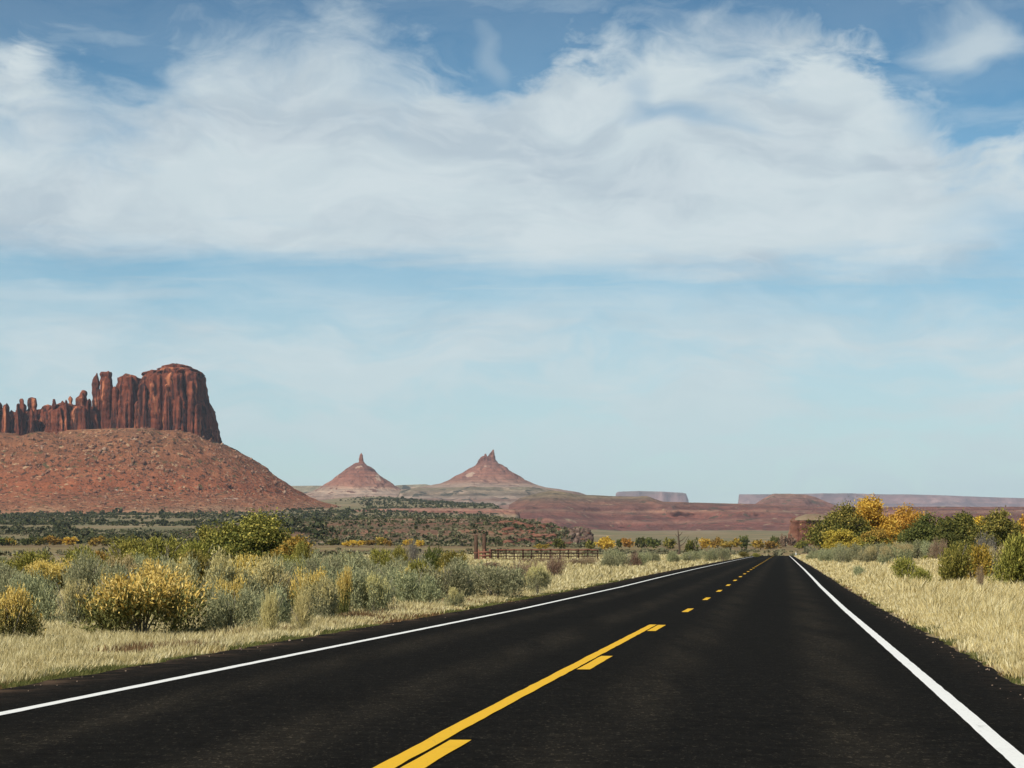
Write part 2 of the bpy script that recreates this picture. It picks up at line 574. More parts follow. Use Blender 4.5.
# ------------------------------------------------------------------ road
def asphalt():
    m, t, b = new_mat("asphalt")
    p = pos(t)
    at = t.node('ShaderNodeAttribute', attribute_name='across').outputs['Fac']
    n1 = t.noise(p, 60, 4, 0.7)
    n2 = t.noise(t.scale(p, (1.6, 0.10, 1), (0, 0, 0), (0, 0, R(-6.3))), 1.0, 5, 0.6)
    n3 = t.noise(p, 0.35, 4, 0.6)
    base = t.ramp(t.lin(n1, 0.3, 0.72), [(0, (0.0050, 0.0047, 0.0040)), (0.6, (0.0080, 0.0075, 0.0062)), (1, (0.019, 0.0175, 0.0145))])
    sp1 = t.noise(t.scale(p, (1, 0.35, 1)), 34, 3, 0.75)
    base = t.mix(t.sstep(sp1, 0.57, 0.68, 0, 0.85), base, (0.036, 0.032, 0.025))
    sp2 = t.noise(p, 5, 6, 0.7)
    base = t.mix(1.0, base, t.ramp(t.lin(sp2, 0.3, 0.7), [(0, (0.6, 0.6, 0.6)), (1, (1.5, 1.48, 1.42))]), 'MULTIPLY')
    # wheel tracks: |across| near 0.9 m and 2.6 m from the centre of the carriageway
    aa = t.math('ABSOLUTE', at)
    tr = t.math('MAXIMUM', t.sstep(t.math('ABSOLUTE', t.math('SUBTRACT', aa, 0.95)), 0.55, 0.05), t.sstep(t.math('ABSOLUTE', t.math('SUBTRACT', aa, 2.65)), 0.55, 0.05))
    base = t.mix(t.math('MULTIPLY', tr, t.sstep(n2, 0.3, 0.65, 0.1, 0.85)), base, t.mix(1.0, base, (2.3, 2.15, 1.95), 'MULTIPLY'))
    base = t.mix(t.sstep(n3, 0.5, 0.75, 0, 0.5), base, t.mix(1.0, base, (0.62, 0.62, 0.62), 'MULTIPLY'))
    sh = t.sstep(aa, 3.75, 4.3, 0, 0.8)          # dusty, browner shoulder
    dn = t.noise(p, 3.0, 5, 0.65)
    base = t.mix(t.math('MULTIPLY', sh, t.sstep(dn, 0.38, 0.66)), base, (0.030, 0.023, 0.017))
    sand = t.math('MULTIPLY', t.sstep(aa, 4.15, 4.8, 0, 0.6), t.sstep(t.noise(p, 1.1, 6, 0.7), 0.5, 0.64))
    base = t.mix(sand, base, (0.17, 0.11, 0.07))
    gv = t.noise(p, 14, 3, 0.6)
    base = t.mix(t.math('MULTIPLY', sh, t.sstep(gv, 0.68, 0.74)), base, (0.16, 0.12, 0.085))
    t.put(b.inputs['Base Color'], base)
    b.inputs['Roughness'].default_value = 1.0
    b.inputs['Specular IOR Level'].default_value = 0.02
    bn = t.node('ShaderNodeBump'); bn.inputs['Distance'].default_value = 0.006; bn.inputs['Strength'].default_value = 0.5
    t.put(bn.inputs['Height'], n1); t.l.new(bn.outputs[0], b.inputs['Normal'])
    return m


def ribbon(name, y0, y1, o0, o1, lift, mat, ncol=2, step=None, edge=0.0, across=False, thick=0.0):
    n = max(4, int((y1 - y0) / (step or 0.8)))
    ys = np.linspace(y0, y1, n)
    os_ = np.linspace(o0, o1, ncol)
    O = np.repeat(os_[None], n, 0)
    Y = np.repeat(ys[:, None], ncol, 1)
    if edge:
        O[:, 0] += edge * fbm(ys * 2.1, 3.3 + o0, 0, 4, 7)
        O[:, -1] += edge * fbm(ys * 2.1, 9.3 + o1, 0, 4, 8)
    X = rc(Y) + O
    Z = road_z(Y) + lift - 0.012 * (O / 3.6) ** 2
    m_ = MB()
    m_.grid(np.stack([X, Y, Z], -1))
    me = m_.mesh(name, mat, True)
    if across:
        a = me.attributes.new('across', 'FLOAT', 'POINT')
        a.data.foreach_set('value', O.astype(np.float32).ravel())
    return me


def obj_from(name, me, parent=None):
    o = bpy.data.objects.new(name, me)
    COL.objects.link(o)
    o.parent = parent
    return o


M_ASPH = asphalt()
road = obj_from("road", ribbon("road", -60, 830, -4.65, 4.25, 0.02, M_ASPH, ncol=32, step=0.35, edge=0.07, across=True))
tag(road, kind='structure')


def paint(name, col, worn):
    m, t, b = new_mat(name)
    p = pos(t)
    n = t.noise(p, 38, 4, 0.7)
    n2 = t.noise(p, 2.2, 4, 0.6)
    c = t.mix(t.sstep(n, 0.56, 0.72, 0, 0.55), col, worn)
    n4 = t.noise(t.scale(p, (9, 1.2, 1)), 1.0, 5, 0.7)
    c = t.mix(t.sstep(n4, 0.60, 0.72, 0, 0.45), c, worn)
    c = t.mix(t.sstep(n2, 0.5, 0.8, 0, 0.3), c, tuple(q * 0.75 for q in col))
    t.put(b.inputs['Base Color'], c)
    b.inputs['Roughness'].default_value = 0.7
    return m


M_WHITE = paint("white_paint", (0.74, 0.75, 0.72), (0.16, 0.16, 0.15))
M_YELLOW = paint("yellow_paint", (0.70, 0.41, 0.015), (0.25, 0.16, 0.04))
for o0, nm in ((-3.59, 'road_edge_line'), (3.39, 'road_edge_line')):
    e = obj_from(nm, ribbon(nm, -60, 800, o0, o0 + 0.12, 0.026, M_WHITE, ncol=2, step=0.2, edge=0.0045))
    tag(e, kind='structure')
e = obj_from('road_centre_line', ribbon('road_centre_line', -60, 39.6, -0.075, 0.045, 0.026, M_YELLOW, step=0.3, edge=0.006))
tag(e, kind='structure')
mb = MB()
k = -4
while True:
    y1 = 14.8 + 12.3 * k
    if y1 > 760: break
    ys = np.linspace(y1 - 3.2, y1, 8)
    O = np.stack([0.075 + 0.004 * vn(ys * 3, 1.0), 0.205 + 0.004 * vn(ys * 3, 5.0)], -1)
    Y = np.repeat(ys[:, None], 2, 1)
    mb.grid(np.stack([rc(Y) + O, Y, road_z(Y) + 0.026 - 0.012 * (O / 3.6) ** 2], -1))
    k += 1
e = mb.build('road_dashed_line', M_YELLOW, smooth=True)
tag(e, kind='structure')


# ------------------------------------------------------------------ rock forms
def zof(py, D):
    return EYE + (HOR - py) * D / F


def loft(mbx, knots, D, hd, n=160, levels=40, ex=2.6, flute=6.0, fs=0.05, fz=0.1, rough=1.5, rs=0.06, seed=1, dgrow=None, ledge=0.0, lz=9.0, cy=None, rim=0.0):
    """rock body whose outline at distance D follows the knots (row, left, right); hd = half depth in metres"""
    kn = sorted(knots, key=lambda q: -q[0])           # bottom first
    py = np.array([q[0] for q in kn], float)[::-1]
    pl = np.array([q[1] for q in kn], float)[::-1]
    pr = np.array([q[2] for q in kn], float)[::-1]
    lv = np.linspace(py[-1], py[0], levels)            # bottom -> top
    L = np.interp(lv, py, pl); Rr = np.interp(lv, py, pr)
    z = zof(lv, D)
    cx = ((L + Rr) / 2 - 512) / F * D
    hw = (Rr - L) / 2 / F * D
    top_hw = hw[-1]
    g = np.ones(levels) if dgrow is None else None
    HD = hd * (hw / hw.max()) ** 0.6 if dgrow is None else hd + (hw - hw.min()) * dgrow
    th = np.linspace(0, 2 * np.pi, n, endpoint=False)
    c, s_ = np.cos(th), np.sin(th)
    ux = np.sign(c) * np.abs(c) ** (2 / ex)
    uy = np.sign(s_) * np.abs(s_) ** (2 / ex)
    X = cx[:, None] + hw[:, None] * ux
    Y = (D if cy is None else cy) + HD[:, None] * uy
    Z = np.repeat(z[:, None], n, 1)
    nx, ny = c[None, :], s_[None, :]
    fl = np.abs(fbm(X * fs, Y * fs, Z * fs * fz, 3, seed)) ** 0.8
    dsp = flute * (fl * 1.5 - 1.0) + rough * fbm(X * rs, Y * rs, Z * rs, 4, seed + 3)
    if ledge:
        dsp = dsp + ledge * np.sin(Z / lz * 2 * np.pi + 2 * vn(X * 0.01, Y * 0.01, 0, seed)) * (0.5 + 0.5 * vn(X * 0.02, Y * 0.02, Z * 0.1, seed + 8))
    lim = np.minimum(hw, HD)[:, None] * 0.5
    dsp = np.clip(dsp, -lim, lim)
    X = X + nx * dsp; Y = Y + ny * dsp
    # rise of the rim varies
    top = np.linspace(0, 1, levels)[:, None]
    Z = Z + ss(0.85, 1.0, top) * rough * 0.9 * fbm(X * rs * 1.6, Y * rs * 1.6, 3.0, 3, seed + 5)
    if rim:
        Z = Z + rim * ss(0.70, 1.0, top) * (fbm(X / 42, 0, 0, 3, seed + 6) - 0.35)
    PP = [np.stack([X, Y, Z], -1)]
    # cap
    for q, dz in ((0.7, 0.5), (0.35, 0.9), (0.02, 1.0)):
        Xc = cx[-1] + (X[-1] - cx[-1]) * q; Yc = (D if cy is None else cy) + (Y[-1] - (D if cy is None else cy)) * q
        PP.append(np.stack([Xc, Yc, Z[-1] + rough * 0.4 * dz + rough * 0.5 * fbm(Xc * rs * 2, Yc * rs * 2, 1.0, 2, seed)], -1)[None])
    PP = np.concatenate(PP, 0)
    mbx.grid(PP, wrap=True)


def rocks(mbx, pts, sizes, seed=3):
    """angular boulders at points"""
    rs = np.random.RandomState(seed)
    ico = [(0, 0, 1)] + [(math.cos(a) * 0.89, math.sin(a) * 0.89, 0.45) for a in np.arange(5) * 2 * np.pi / 5] + \
          [(math.cos(a + 0.63) * 0.89, math.sin(a + 0.63) * 0.89, -0.45) for a in np.arange(5) * 2 * np.pi / 5] + [(0, 0, -1)]
    ico = np.array(ico)
    fc = []
    for i in range(5):
        j = (i + 1) % 5
        fc += [[0, 1 + i, 1 + j], [1 + i, 6 + i, 1 + j], [1 + j, 6 + i, 6 + j], [6 + i, 11, 6 + j]]
    fc = np.array(fc)
    n = len(pts)
    V = ico[None] * (1 + rs.uniform(-0.35, 0.35, (n, 12, 1))) * np.asarray(sizes)[:, None, None] * rs.uniform(0.55, 1.3, (n, 1, 3))
    V = V + np.asarray(pts)[:, None]
    Fc = fc[None] + (np.arange(n) * 12)[:, None, None]
    mbx.add(V.reshape(-1, 3), Fc.reshape(-1, 3))


RED_D, RED_M, RED_L = (0.12, 0.048, 0.034), (0.21, 0.092, 0.062), (0.34, 0.18, 0.12)
TAN, GREYR = (0.40, 0.30, 0.205), (0.36, 0.30, 0.27)
M_CLIFF = rock_mat("cliff_sandstone", [(0, (0.081, 0.022, 0.014)), (0.5, (0.167, 0.046, 0.024)), (1, (0.292, 0.092, 0.047))], 0.03,
                   vert=((0.024, 0.010, 0.009), 0.15, (0.497, 0.184, 0.085)), bump=5.0)
M_TALUS = rock_mat("talus", [(0, (0.131, 0.048, 0.024)), (0.35, (0.221, 0.081, 0.038)), (0.6, (0.281, 0.105, 0.051)), (1, (0.326, 0.174, 0.088))], 0.018,
                   strata=[(0, (0.338, 0.239, 0.150)), (0.07, (0.260, 0.126, 0.070)), (0.22, (0.294, 0.087, 0.039)), (0.45, (0.260, 0.091, 0.044)), (0.7, (0.242, 0.110, 0.056)), (1, (0.255, 0.140, 0.074))],
                   zlo=60, zhi=205, zn=26, bump=14.0, strata_mix=0.5, band=0.35, speck=[((0.429, 0.274, 0.160), 0.10, 0.60), ((0.072, 0.036, 0.021), 0.13, 0.56), ((0.111, 0.083, 0.037), 0.07, 0.61), ((0.521, 0.418, 0.341), 0.02, 0.69)])
M_BOULD = rock_mat("boulders", [(0, (0.09, 0.04, 0.028)), (0.5, (0.20, 0.095, 0.058)), (1, (0.38, 0.27, 0.19))], 0.06, bump=0.5)

# --- great butte on the left
butte = empty("butte", place(130, 4000))
tag(butte, "huge red sandstone butte with fluted vertical cliffs, towers and a broad rubble slope", "butte", kind='structure')
BL = Vector(butte.location)


def part(mbx, name, mat, parent, smooth=False):
    o = mbx.build(name, mat, parent, smooth)
    o.matrix_parent_inverse = Matrix.Translation(-Vector(parent.location))
    return o


mb = MB()
loft(mb, [(436, -150, 205), (438.5, -175, 219), (445, -190, 233), (459, -205, 253), (472, -225, 270), (485, -250, 289), (496, -270, 304), (502, -290, 322), (507, -320, 340), (511, -340, 356), (515, -350, 372), (522, -360, 384), (530, -380, 392)],
     4000, 165, n=520, levels=150, ex=3.0, flute=5, fs=0.02, fz=0.35, rough=2.6, rs=0.05, seed=11, dgrow=1.0, ledge=1.6, lz=24, rim=6.0)
talus = part(mb, "talus_slope", M_TALUS, butte, False)
bm_v = np.concatenate(mb.v)
rs = np.random.RandomState(5)
vis = bm_v[(bm_v[:, 1] < 3935) & (bm_v[:, 2] > 60) & (bm_v[:, 2] < 200)]
dn = vn(vis[:, 0] / 60, vis[:, 2] / 30, 0, 44) * 0.5 + 0.5
vis = vis[dn > rs.rand(len(dn)) * 0.9]
pick = vis[rs.randint(0, len(vis), 7000)] + rs.normal(0, 3.0, (7000, 3)) * [1, 0.6, 0.4]
mb = MB()
rocks(mb, pick, 0.6 + rs.pareto(2.8, 7000).clip(0, 3.6) * 0.85, 8)
o = part(mb, "boulders", M_BOULD, butte); o['kind'] = 'stuff'


def tower(name, knots, hd, seed, n=200, levels=60, flute=6.0, fs=0.055, D=4000, par=butte, mat=None, ex=3.0, cy=None, rough=1.6, ledge=0.8, lz=14):
    m_ = MB()
    loft(m_, knots, D, hd, n=n, levels=levels, ex=ex, flute=flute, fs=fs, fz=0.05, rough=rough, rs=0.07, seed=seed, ledge=ledge, lz=lz, cy=cy)
    return part(m_, name, mat or M_CLIFF, par)


o = tower("cliff", [(373, 150, 199), (376, 144, 203), (379, 141, 205.5), (384, 140, 206), (400, 139.5, 207.5), (411, 139, 211), (425, 138, 213.5), (445, 137, 217)], 95, 101, n=620, levels=90, flute=14, fs=0.048, rough=2.4)
o = tower("caprock", [(365.2, 170, 184), (367, 163, 192), (368.5, 162, 193), (371, 157, 199), (372.8, 156, 199), (375, 152, 204)], 55, 102, n=260, levels=18, flute=3, ledge=2.2, lz=6)
o = tower("cliff", [(375, 124, 131), (377, 121.5, 135), (379, 119, 142), (392, 118, 144), (412, 113, 146), (445, 111, 148)], 70, 103, n=380, levels=70, flute=11, fs=0.04)
o = tower("pinnacle", [(372.2, 103, 111), (374, 101.5, 112.5), (378, 102, 111), (384, 101, 113.5), (395, 100.5, 114.5), (412, 99.5, 114.5), (445, 97, 117)], 20, 104, flute=4)
o = tower("pinnacle", [(373, 96.3, 97.8), (376, 94.5, 98.8), (380, 92, 100), (388, 91, 101), (405, 91.2, 102.5), (445, 88, 104)], 14, 105, flute=3)
o = tower("pinnacle", [(390.5, 82, 85.5), (393, 80, 86.5), (398, 76.5, 87.3), (408, 76, 88.5), (445, 74, 91)], 15, 106, flute=3)
o = tower("pinnacle", [(397, 68.5, 71.5), (399, 67.6, 72.8), (403, 68.3, 72.5), (406, 67, 74), (445, 65, 77)], 9, 107, flute=2)
o = tower("pinnacle", [(399, 28.5, 34.5), (401, 27.4, 36.5), (408, 28, 36.8), (414, 26.5, 38), (440, 26, 40)], 12, 108, flute=2.5)
o = tower("pinnacle", [(399, 20, 23.5), (401, 18.2, 25), (408, 17.5, 25.8), (414, 16, 27), (440, 14, 29)], 11, 109, flute=2.5)
o = tower("pinnacle", [(408.5, 0.5, 6), (410.5, -1.5, 8), (418, -3, 8.6), (440, -5, 10)], 14, 110, flute=3)
o = tower("cliff", [(403.5, 60, 68), (404.8, 55, 75), (407, 52, 92), (412, 44, 98), (440, 40, 104)], 40, 111, n=320, flute=9)
o = tower("cliff", [(405, 40, 53), (406.5, 38, 56), (410, 36, 58), (420, 30, 60), (440, 26, 62)], 55, 112, n=240, flute=8, cy=4040)
o = tower("cliff", [(411, 9, 15), (413.5, 8, 20), (420, 4, 42), (440, -10, 60)], 30, 113, n=320, flute=8)
o = tower("cliff", [(404, -60, -22), (407, -75, -12), (412, -110, -4), (420, -140, 3), (440, -160, 8)], 50, 114, n=420, flute=12)
o = tower("cliff", [(408, 207, 211), (411, 205, 213.5), (424, 203, 215.5), (437, 201, 218), (446, 200, 220)], 45, 115, n=200, flute=5, cy=4010)

o = tower("cliff", [(405.5, 58, 92), (407.5, 36, 95), (411, 4, 97), (414, -30, 98), (440, -150, 104)], 40, 116, n=420, flute=10, fs=0.045, cy=4050)
rp = random.Random(31)
for i_ in range(22):
    c_ = rp.uniform(-12, 92); tp_ = rp.uniform(401, 413) - (2 if c_ > 40 else 0); w_ = rp.uniform(1.6, 3.4)
    tower("pinnacle", [(tp_, c_ - w_ * 0.45, c_ + w_ * 0.4), (tp_ + 1.5, c_ - w_ * 0.9, c_ + w_ * 0.8), (tp_ + 8, c_ - w_, c_ + w_), (440, c_ - w_ * 1.5, c_ + w_ * 1.5)], rp.uniform(8, 14), 130 + i_, n=90, levels=36, flute=3, fs=0.09, cy=4000 - rp.uniform(10, 45), rough=1.5)
for i_ in range(9):
    c_ = 122 + i_ * 10.5 + rp.uniform(-3, 3); tp_ = rp.uniform(384, 412); w_ = rp.uniform(2.2, 4.2)
    tower("buttress", [(tp_, c_ - w_ * 0.5, c_ + w_ * 0.4), (tp_ + 2.5, c_ - w_, c_ + w_ * 0.85), (tp_ + 14, c_ - w_ * 1.05, c_ + w_), (444, c_ - w_ * 1.4, c_ + w_ * 1.3)], rp.uniform(9, 14), 160 + i_, n=90, levels=44, flute=3, fs=0.09, cy=4000 - (rp.uniform(72, 84) if c_ > 148 else rp.uniform(48, 60)), rough=1.5)

# --- two sharp cones with spires
M_CONE = rock_mat("cone_slope", [(0, RED_D), (0.5, RED_M), (1, RED_L)], 0.012,
                  strata=[(0, (0.30, 0.21, 0.16)), (0.25, (0.38, 0.31, 0.24)), (0.33, (0.42, 0.30, 0.22)), (0.40, (0.27, 0.135, 0.095)), (0.62, (0.23, 0.10, 0.07)), (0.85, (0.20, 0.088, 0.063)), (1, (0.17, 0.075, 0.056))],
                  zlo=zof(503, 8000), zhi=zof(463, 8000), zn=12, bump=14, strata_mix=0.7, speck=[((0.15, 0.07, 0.05), 0.03, 0.58), ((0.42, 0.29, 0.21), 0.024, 0.62)])
M_SPIRE = rock_mat("spire_rock", [(0, (0.13, 0.05, 0.035)), (1, (0.30, 0.13, 0.085))], 0.03, vert=((0.08, 0.035, 0.03), 0.06, (0.40, 0.19, 0.12)), bump=4)

pk = empty("butte", place(360, 8000))
tag(pk, "distant red cone-shaped butte topped by a single thin leaning spire", "butte", kind='structure')
mb = MB()
loft(mb, [(462.3, 358, 363), (463.5, 353, 366), (466, 350, 370), (472, 342, 377.5), (478, 334, 384.5), (484, 325, 393), (489, 316, 401), (492, 309, 407), (496, 298, 420), (500, 285, 436), (505, 270, 450), (512, 255, 470)], 8000, 25, n=300, levels=90, ex=2.1, flute=7, fs=0.016, fz=0.15,
     rough=3, rs=0.03, seed=31, dgrow=1.0, ledge=2.5, lz=30)
part(mb, "talus_slope", M_CONE, pk, False)
tower("pinnacle", [(452.6, 360.8, 361.6), (455, 359.6, 362.6), (459, 358.7, 363.4), (463.5, 358.2, 365)], 7, 32, n=60, levels=24, flute=1.5, D=8000, par=pk, mat=M_SPIRE, rough=1)
tower("cliff", [(462.8, 361, 364.5), (464, 360.5, 366.5), (466, 360, 368), (469, 360, 369.5)], 12, 33, n=80, levels=14, flute=2, D=8000, par=pk, mat=M_SPIRE, cy=7975, rough=1)

pk = empty("butte", place(490, 9000))
tag(pk, "distant broad red butte crowned by a stepped crest with a horn at its right end", "butte", kind='structure')
M_CONE2 = rock_mat("cone_slope_far", [(0, RED_D), (0.5, RED_M), (1, RED_L)], 0.012,
                   strata=[(0, (0.27, 0.19, 0.15)), (0.3, (0.33, 0.26, 0.20)), (0.42, (0.27, 0.16, 0.115)), (0.6, (0.25, 0.115, 0.08)), (0.85, (0.22, 0.098, 0.07)), (1, (0.18, 0.08, 0.06))],
                   zlo=zof(497, 9000), zhi=zof(464, 9000), zn=13, bump=14, strata_mix=0.7, speck=[((0.15, 0.07, 0.05), 0.028, 0.58), ((0.42, 0.29, 0.21), 0.022, 0.62)])
mb = MB()
loft(mb, [(461.5, 478, 497), (464, 476, 502), (467, 473, 507), (472, 464, 514), (476, 455, 520), (480, 447, 526), (484, 439, 534), (487, 424, 544), (489.5, 405, 560), (493, 380, 580), (500, 360, 600), (510, 350, 620)], 9000, 40, n=320, levels=90, ex=2.1, flute=9, fs=0.014, fz=0.15,
     rough=6, rs=0.026, seed=41, dgrow=1.0, ledge=3, lz=34)
part(mb, "talus_slope", M_CONE2, pk, False)
tower("cliff", [(456.2, 483, 487), (457.5, 480.5, 495), (460, 478.5, 496), (463, 477, 498), (466, 475, 502)], 28, 42, n=120, levels=20, flute=3, D=9000, par=pk, mat=M_SPIRE, rough=1.5)
tower("pinnacle", [(449.6, 492.6, 494.3), (452.5, 490.5, 494.7), (455.5, 488.3, 495), (460, 487, 496)], 12, 43, n=60, levels=20, flute=1.5, D=9000, par=pk, mat=M_SPIRE, rough=1)
tower("pinnacle", [(453.8, 484.9, 486), (456, 484, 487), (459, 483, 488)], 8, 44, n=40, levels=12, flute=1, D=9000, par=pk, mat=M_SPIRE, rough=0.8)


# --- stepped mesa fronts
def strip(name, prof, Dtop, Dbase, zbase, mat, terr=4, tk=0.85, back=1500, gully=60, gs=0.01, rough=4, seed=1, rows=70, step=1.0, lateral=0.0):
    px = np.arange(prof[0][0], prof[-1][0] + 1e-6, step)
    tp = np.interp(px, [q[0] for q in prof], [q[1] for q in prof])
    wv = np.linspace(0, 1, rows)
    W, PX = np.meshgrid(wv, px, indexing='ij')
    TP = np.repeat(tp[None], rows, 0)
    ztop = EYE + (HOR - TP) * Dtop / F
    X0 = (PX - 512) / F * Dtop
    g = np.abs(fbm(X0 * gs, W * 1.2, 0, 4, seed))
    Dd = Dbase + (Dtop - Dbase) * W + gully * (g - 0.3) * ss(0, 0.15, W) * (1 - 0.5 * W)
    ph = 0.25 * vn(X0 * gs * 0.4, 0.0, 0, seed + 2)
    tw = np.clip(W + ph * 0.06 * np.sin(np.pi * W), 0, 1)
    Tz = tw + tk * np.sin(2 * np.pi * terr * tw) / (2 * np.pi * terr)
    Zb = np.asarray(zbase(PX, Dd) if callable(zbase) else zbase, float)
    Z = Zb + (ztop - Zb) * np.clip(Tz, 0, 1) + rough * fbm(X0 * gs * 3, Dd * gs * 3, 0, 4, seed + 4) * ss(0, 0.1, W) * ss(1.05, 0.8, W)
    Xx = (PX - 512) / F * Dd
    G = np.stack([Xx, Dd, Z], -1)
    extra = []
    for q in (0.25, 0.6, 1.0):
        Db = Dd[-1] + back * q
        extra.append(np.stack([(px - 512) / F * Db, Db, Z[-1] - 2 * q], -1)[None])
    Db = Dd[-1] + back * 1.02
    extra.append(np.stack([(px - 512) / F * Db, Db, np.full(len(px), -10.0)], -1)[None])
    G = np.concatenate([G] + extra, 0)
    m_ = MB(); m_.grid(G)
    o_ = m_.build(name, mat)
    tag(o_, kind='structure')
    return o_


M_BAND = rock_mat("banded_mesa", [(0, (0.136, 0.062, 0.045)), (0.5, (0.187, 0.090, 0.064)), (1, (0.254, 0.151, 0.097))], 0.012,
                  strata=[(0, (0.140, 0.057, 0.043)), (0.12, (0.157, 0.053, 0.040)), (0.2, (0.229, 0.114, 0.079)), (0.28, (0.140, 0.050, 0.039)), (0.42, (0.170, 0.067, 0.047)), (0.5, (0.237, 0.131, 0.087)), (0.56, (0.144, 0.057, 0.043)),
                          (0.72, (0.178, 0.085, 0.058)), (0.85, (0.136, 0.090, 0.058)), (0.93, (0.204, 0.155, 0.094)), (1, (0.170, 0.139, 0.079))],
                  zlo=zof(531, 5600), zhi=zof(494, 6000), zn=9, bump=14, speck=[((0.076, 0.057, 0.036), 0.03, 0.60), ((0.288, 0.213, 0.138), 0.022, 0.64)])
M_GREYB = rock_mat("grey_bench", [(0, (0.15, 0.085, 0.065)), (0.5, (0.22, 0.15, 0.11)), (1, (0.34, 0.27, 0.21))], 0.012,
                   strata=[(0, (0.17, 0.085, 0.065)), (0.2, (0.22, 0.115, 0.088)), (0.34, (0.33, 0.26, 0.21)), (0.42, (0.17, 0.10, 0.075)), (0.54, (0.31, 0.24, 0.19)), (0.66, (0.12, 0.10, 0.07)), (0.78, (0.25, 0.20, 0.14)), (0.88, (0.14, 0.125, 0.08)), (1, (0.21, 0.19, 0.12))],
                   zlo=zof(513, 7200), zhi=zof(486, 7600), zn=10, bump=12, strata_mix=0.75, speck=[((0.06, 0.06, 0.045), 0.02, 0.58), ((0.36, 0.26, 0.19), 0.016, 0.62)])
M_BUTTE2 = rock_mat("low_butte", [(0, (0.13, 0.065, 0.05)), (0.5, (0.20, 0.10, 0.078)), (1, (0.27, 0.17, 0.125))], 0.012,
                    strata=[(0, (0.17, 0.07, 0.06)), (0.4, (0.22, 0.10, 0.08)), (0.6, (0.17, 0.085, 0.066)), (0.85, (0.23, 0.13, 0.098)), (1, (0.20, 0.14, 0.10))], zlo=zof(520, 6800), zhi=zof(493, 7000), zn=8, bump=12, speck=[((0.09, 0.08, 0.055), 0.02, 0.6)])
strip("mesa", [(505, 545), (509, 505), (520, 498), (540, 492), (553, 490), (576, 494), (600, 494.7), (647, 495.8), (655, 499), (663, 501.6), (700, 503), (736, 503.6), (772, 505), (800, 505.5), (830, 506.5), (900, 507), (1100, 507), (1200, 530)],
      6000, 4800, lambda px, d: 20 + 0 * px, M_BAND, terr=6, tk=1.0, gully=330, gs=0.0035, rough=5, seed=61, rows=110)
strip("mesa", [(395, 500), (400, 490), (415, 487.5), (440, 487.5), (470, 487), (500, 487.5), (527, 487), (550, 489.5), (576, 494), (600, 499), (640, 505)],
      7600, 6800, 90, M_GREYB, terr=4, tk=0.9, gully=160, gs=0.004, rough=7, seed=62, rows=60, back=800)
strip("mesa", [(745, 520), (752, 506), (758, 502), (764, 498), (769, 495.5), (773, 493.9), (790, 493.6), (806, 494.4), (816, 497), (826, 501.5), (838, 506), (850, 512)],
      7000, 6400, 60, M_BUTTE2, terr=4, tk=0.9, gully=120, gs=0.006, rough=4, seed=63, rows=60, step=0.6, back=700)
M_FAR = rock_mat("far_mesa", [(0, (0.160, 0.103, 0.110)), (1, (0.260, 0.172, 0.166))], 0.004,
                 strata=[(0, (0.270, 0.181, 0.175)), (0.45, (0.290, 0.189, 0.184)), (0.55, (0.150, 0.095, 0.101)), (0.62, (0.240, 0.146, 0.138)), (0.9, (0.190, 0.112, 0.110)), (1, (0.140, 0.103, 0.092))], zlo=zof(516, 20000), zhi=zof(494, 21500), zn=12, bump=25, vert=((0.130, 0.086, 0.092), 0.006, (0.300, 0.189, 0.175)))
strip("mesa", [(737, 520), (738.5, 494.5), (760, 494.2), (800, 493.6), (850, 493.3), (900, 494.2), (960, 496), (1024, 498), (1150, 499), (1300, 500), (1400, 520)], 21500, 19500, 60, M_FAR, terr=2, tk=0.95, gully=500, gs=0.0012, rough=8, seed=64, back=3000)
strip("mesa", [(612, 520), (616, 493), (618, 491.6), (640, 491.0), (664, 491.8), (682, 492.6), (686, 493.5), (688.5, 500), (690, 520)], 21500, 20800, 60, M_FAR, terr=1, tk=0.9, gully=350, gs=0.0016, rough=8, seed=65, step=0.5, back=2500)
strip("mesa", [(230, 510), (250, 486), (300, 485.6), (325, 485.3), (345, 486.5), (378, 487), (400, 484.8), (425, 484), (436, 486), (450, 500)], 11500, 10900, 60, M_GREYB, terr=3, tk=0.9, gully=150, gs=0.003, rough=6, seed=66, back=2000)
# dark ledge in the middle distance
M_LEDGE = rock_mat("ledge_rock", [(0, (0.12, 0.055, 0.042)), (0.5, (0.24, 0.12, 0.085)), (1, (0.38, 0.28, 0.2))], 0.03,
                   strata=[(0, (0.33, 0.26, 0.17)), (0.25, (0.26, 0.15, 0.1)), (0.5, (0.22, 0.095, 0.07)), (0.7, (0.30, 0.17, 0.12)), (0.85, (0.17, 0.10, 0.07)), (1, (0.12, 0.115, 0.07))], zlo=zof(516.5, 3300), zhi=zof(507.5, 3400), zn=3, bump=3,
                   speck=[((0.05, 0.05, 0.04), 0.02, 0.62)])
strip("ledge", [(330, 516), (340, 513), (365, 510), (400, 508.2), (440, 508), (480, 508.5), (515, 509), (519, 512), (521, 520), (523, 530)], 3420, 3250, lambda px, d: ground_z((px - 512) / F * d, d) - 2, M_LEDGE, terr=2, tk=0.95, gully=70, gs=0.02, rough=2.5, seed=67, rows=40, back=500)
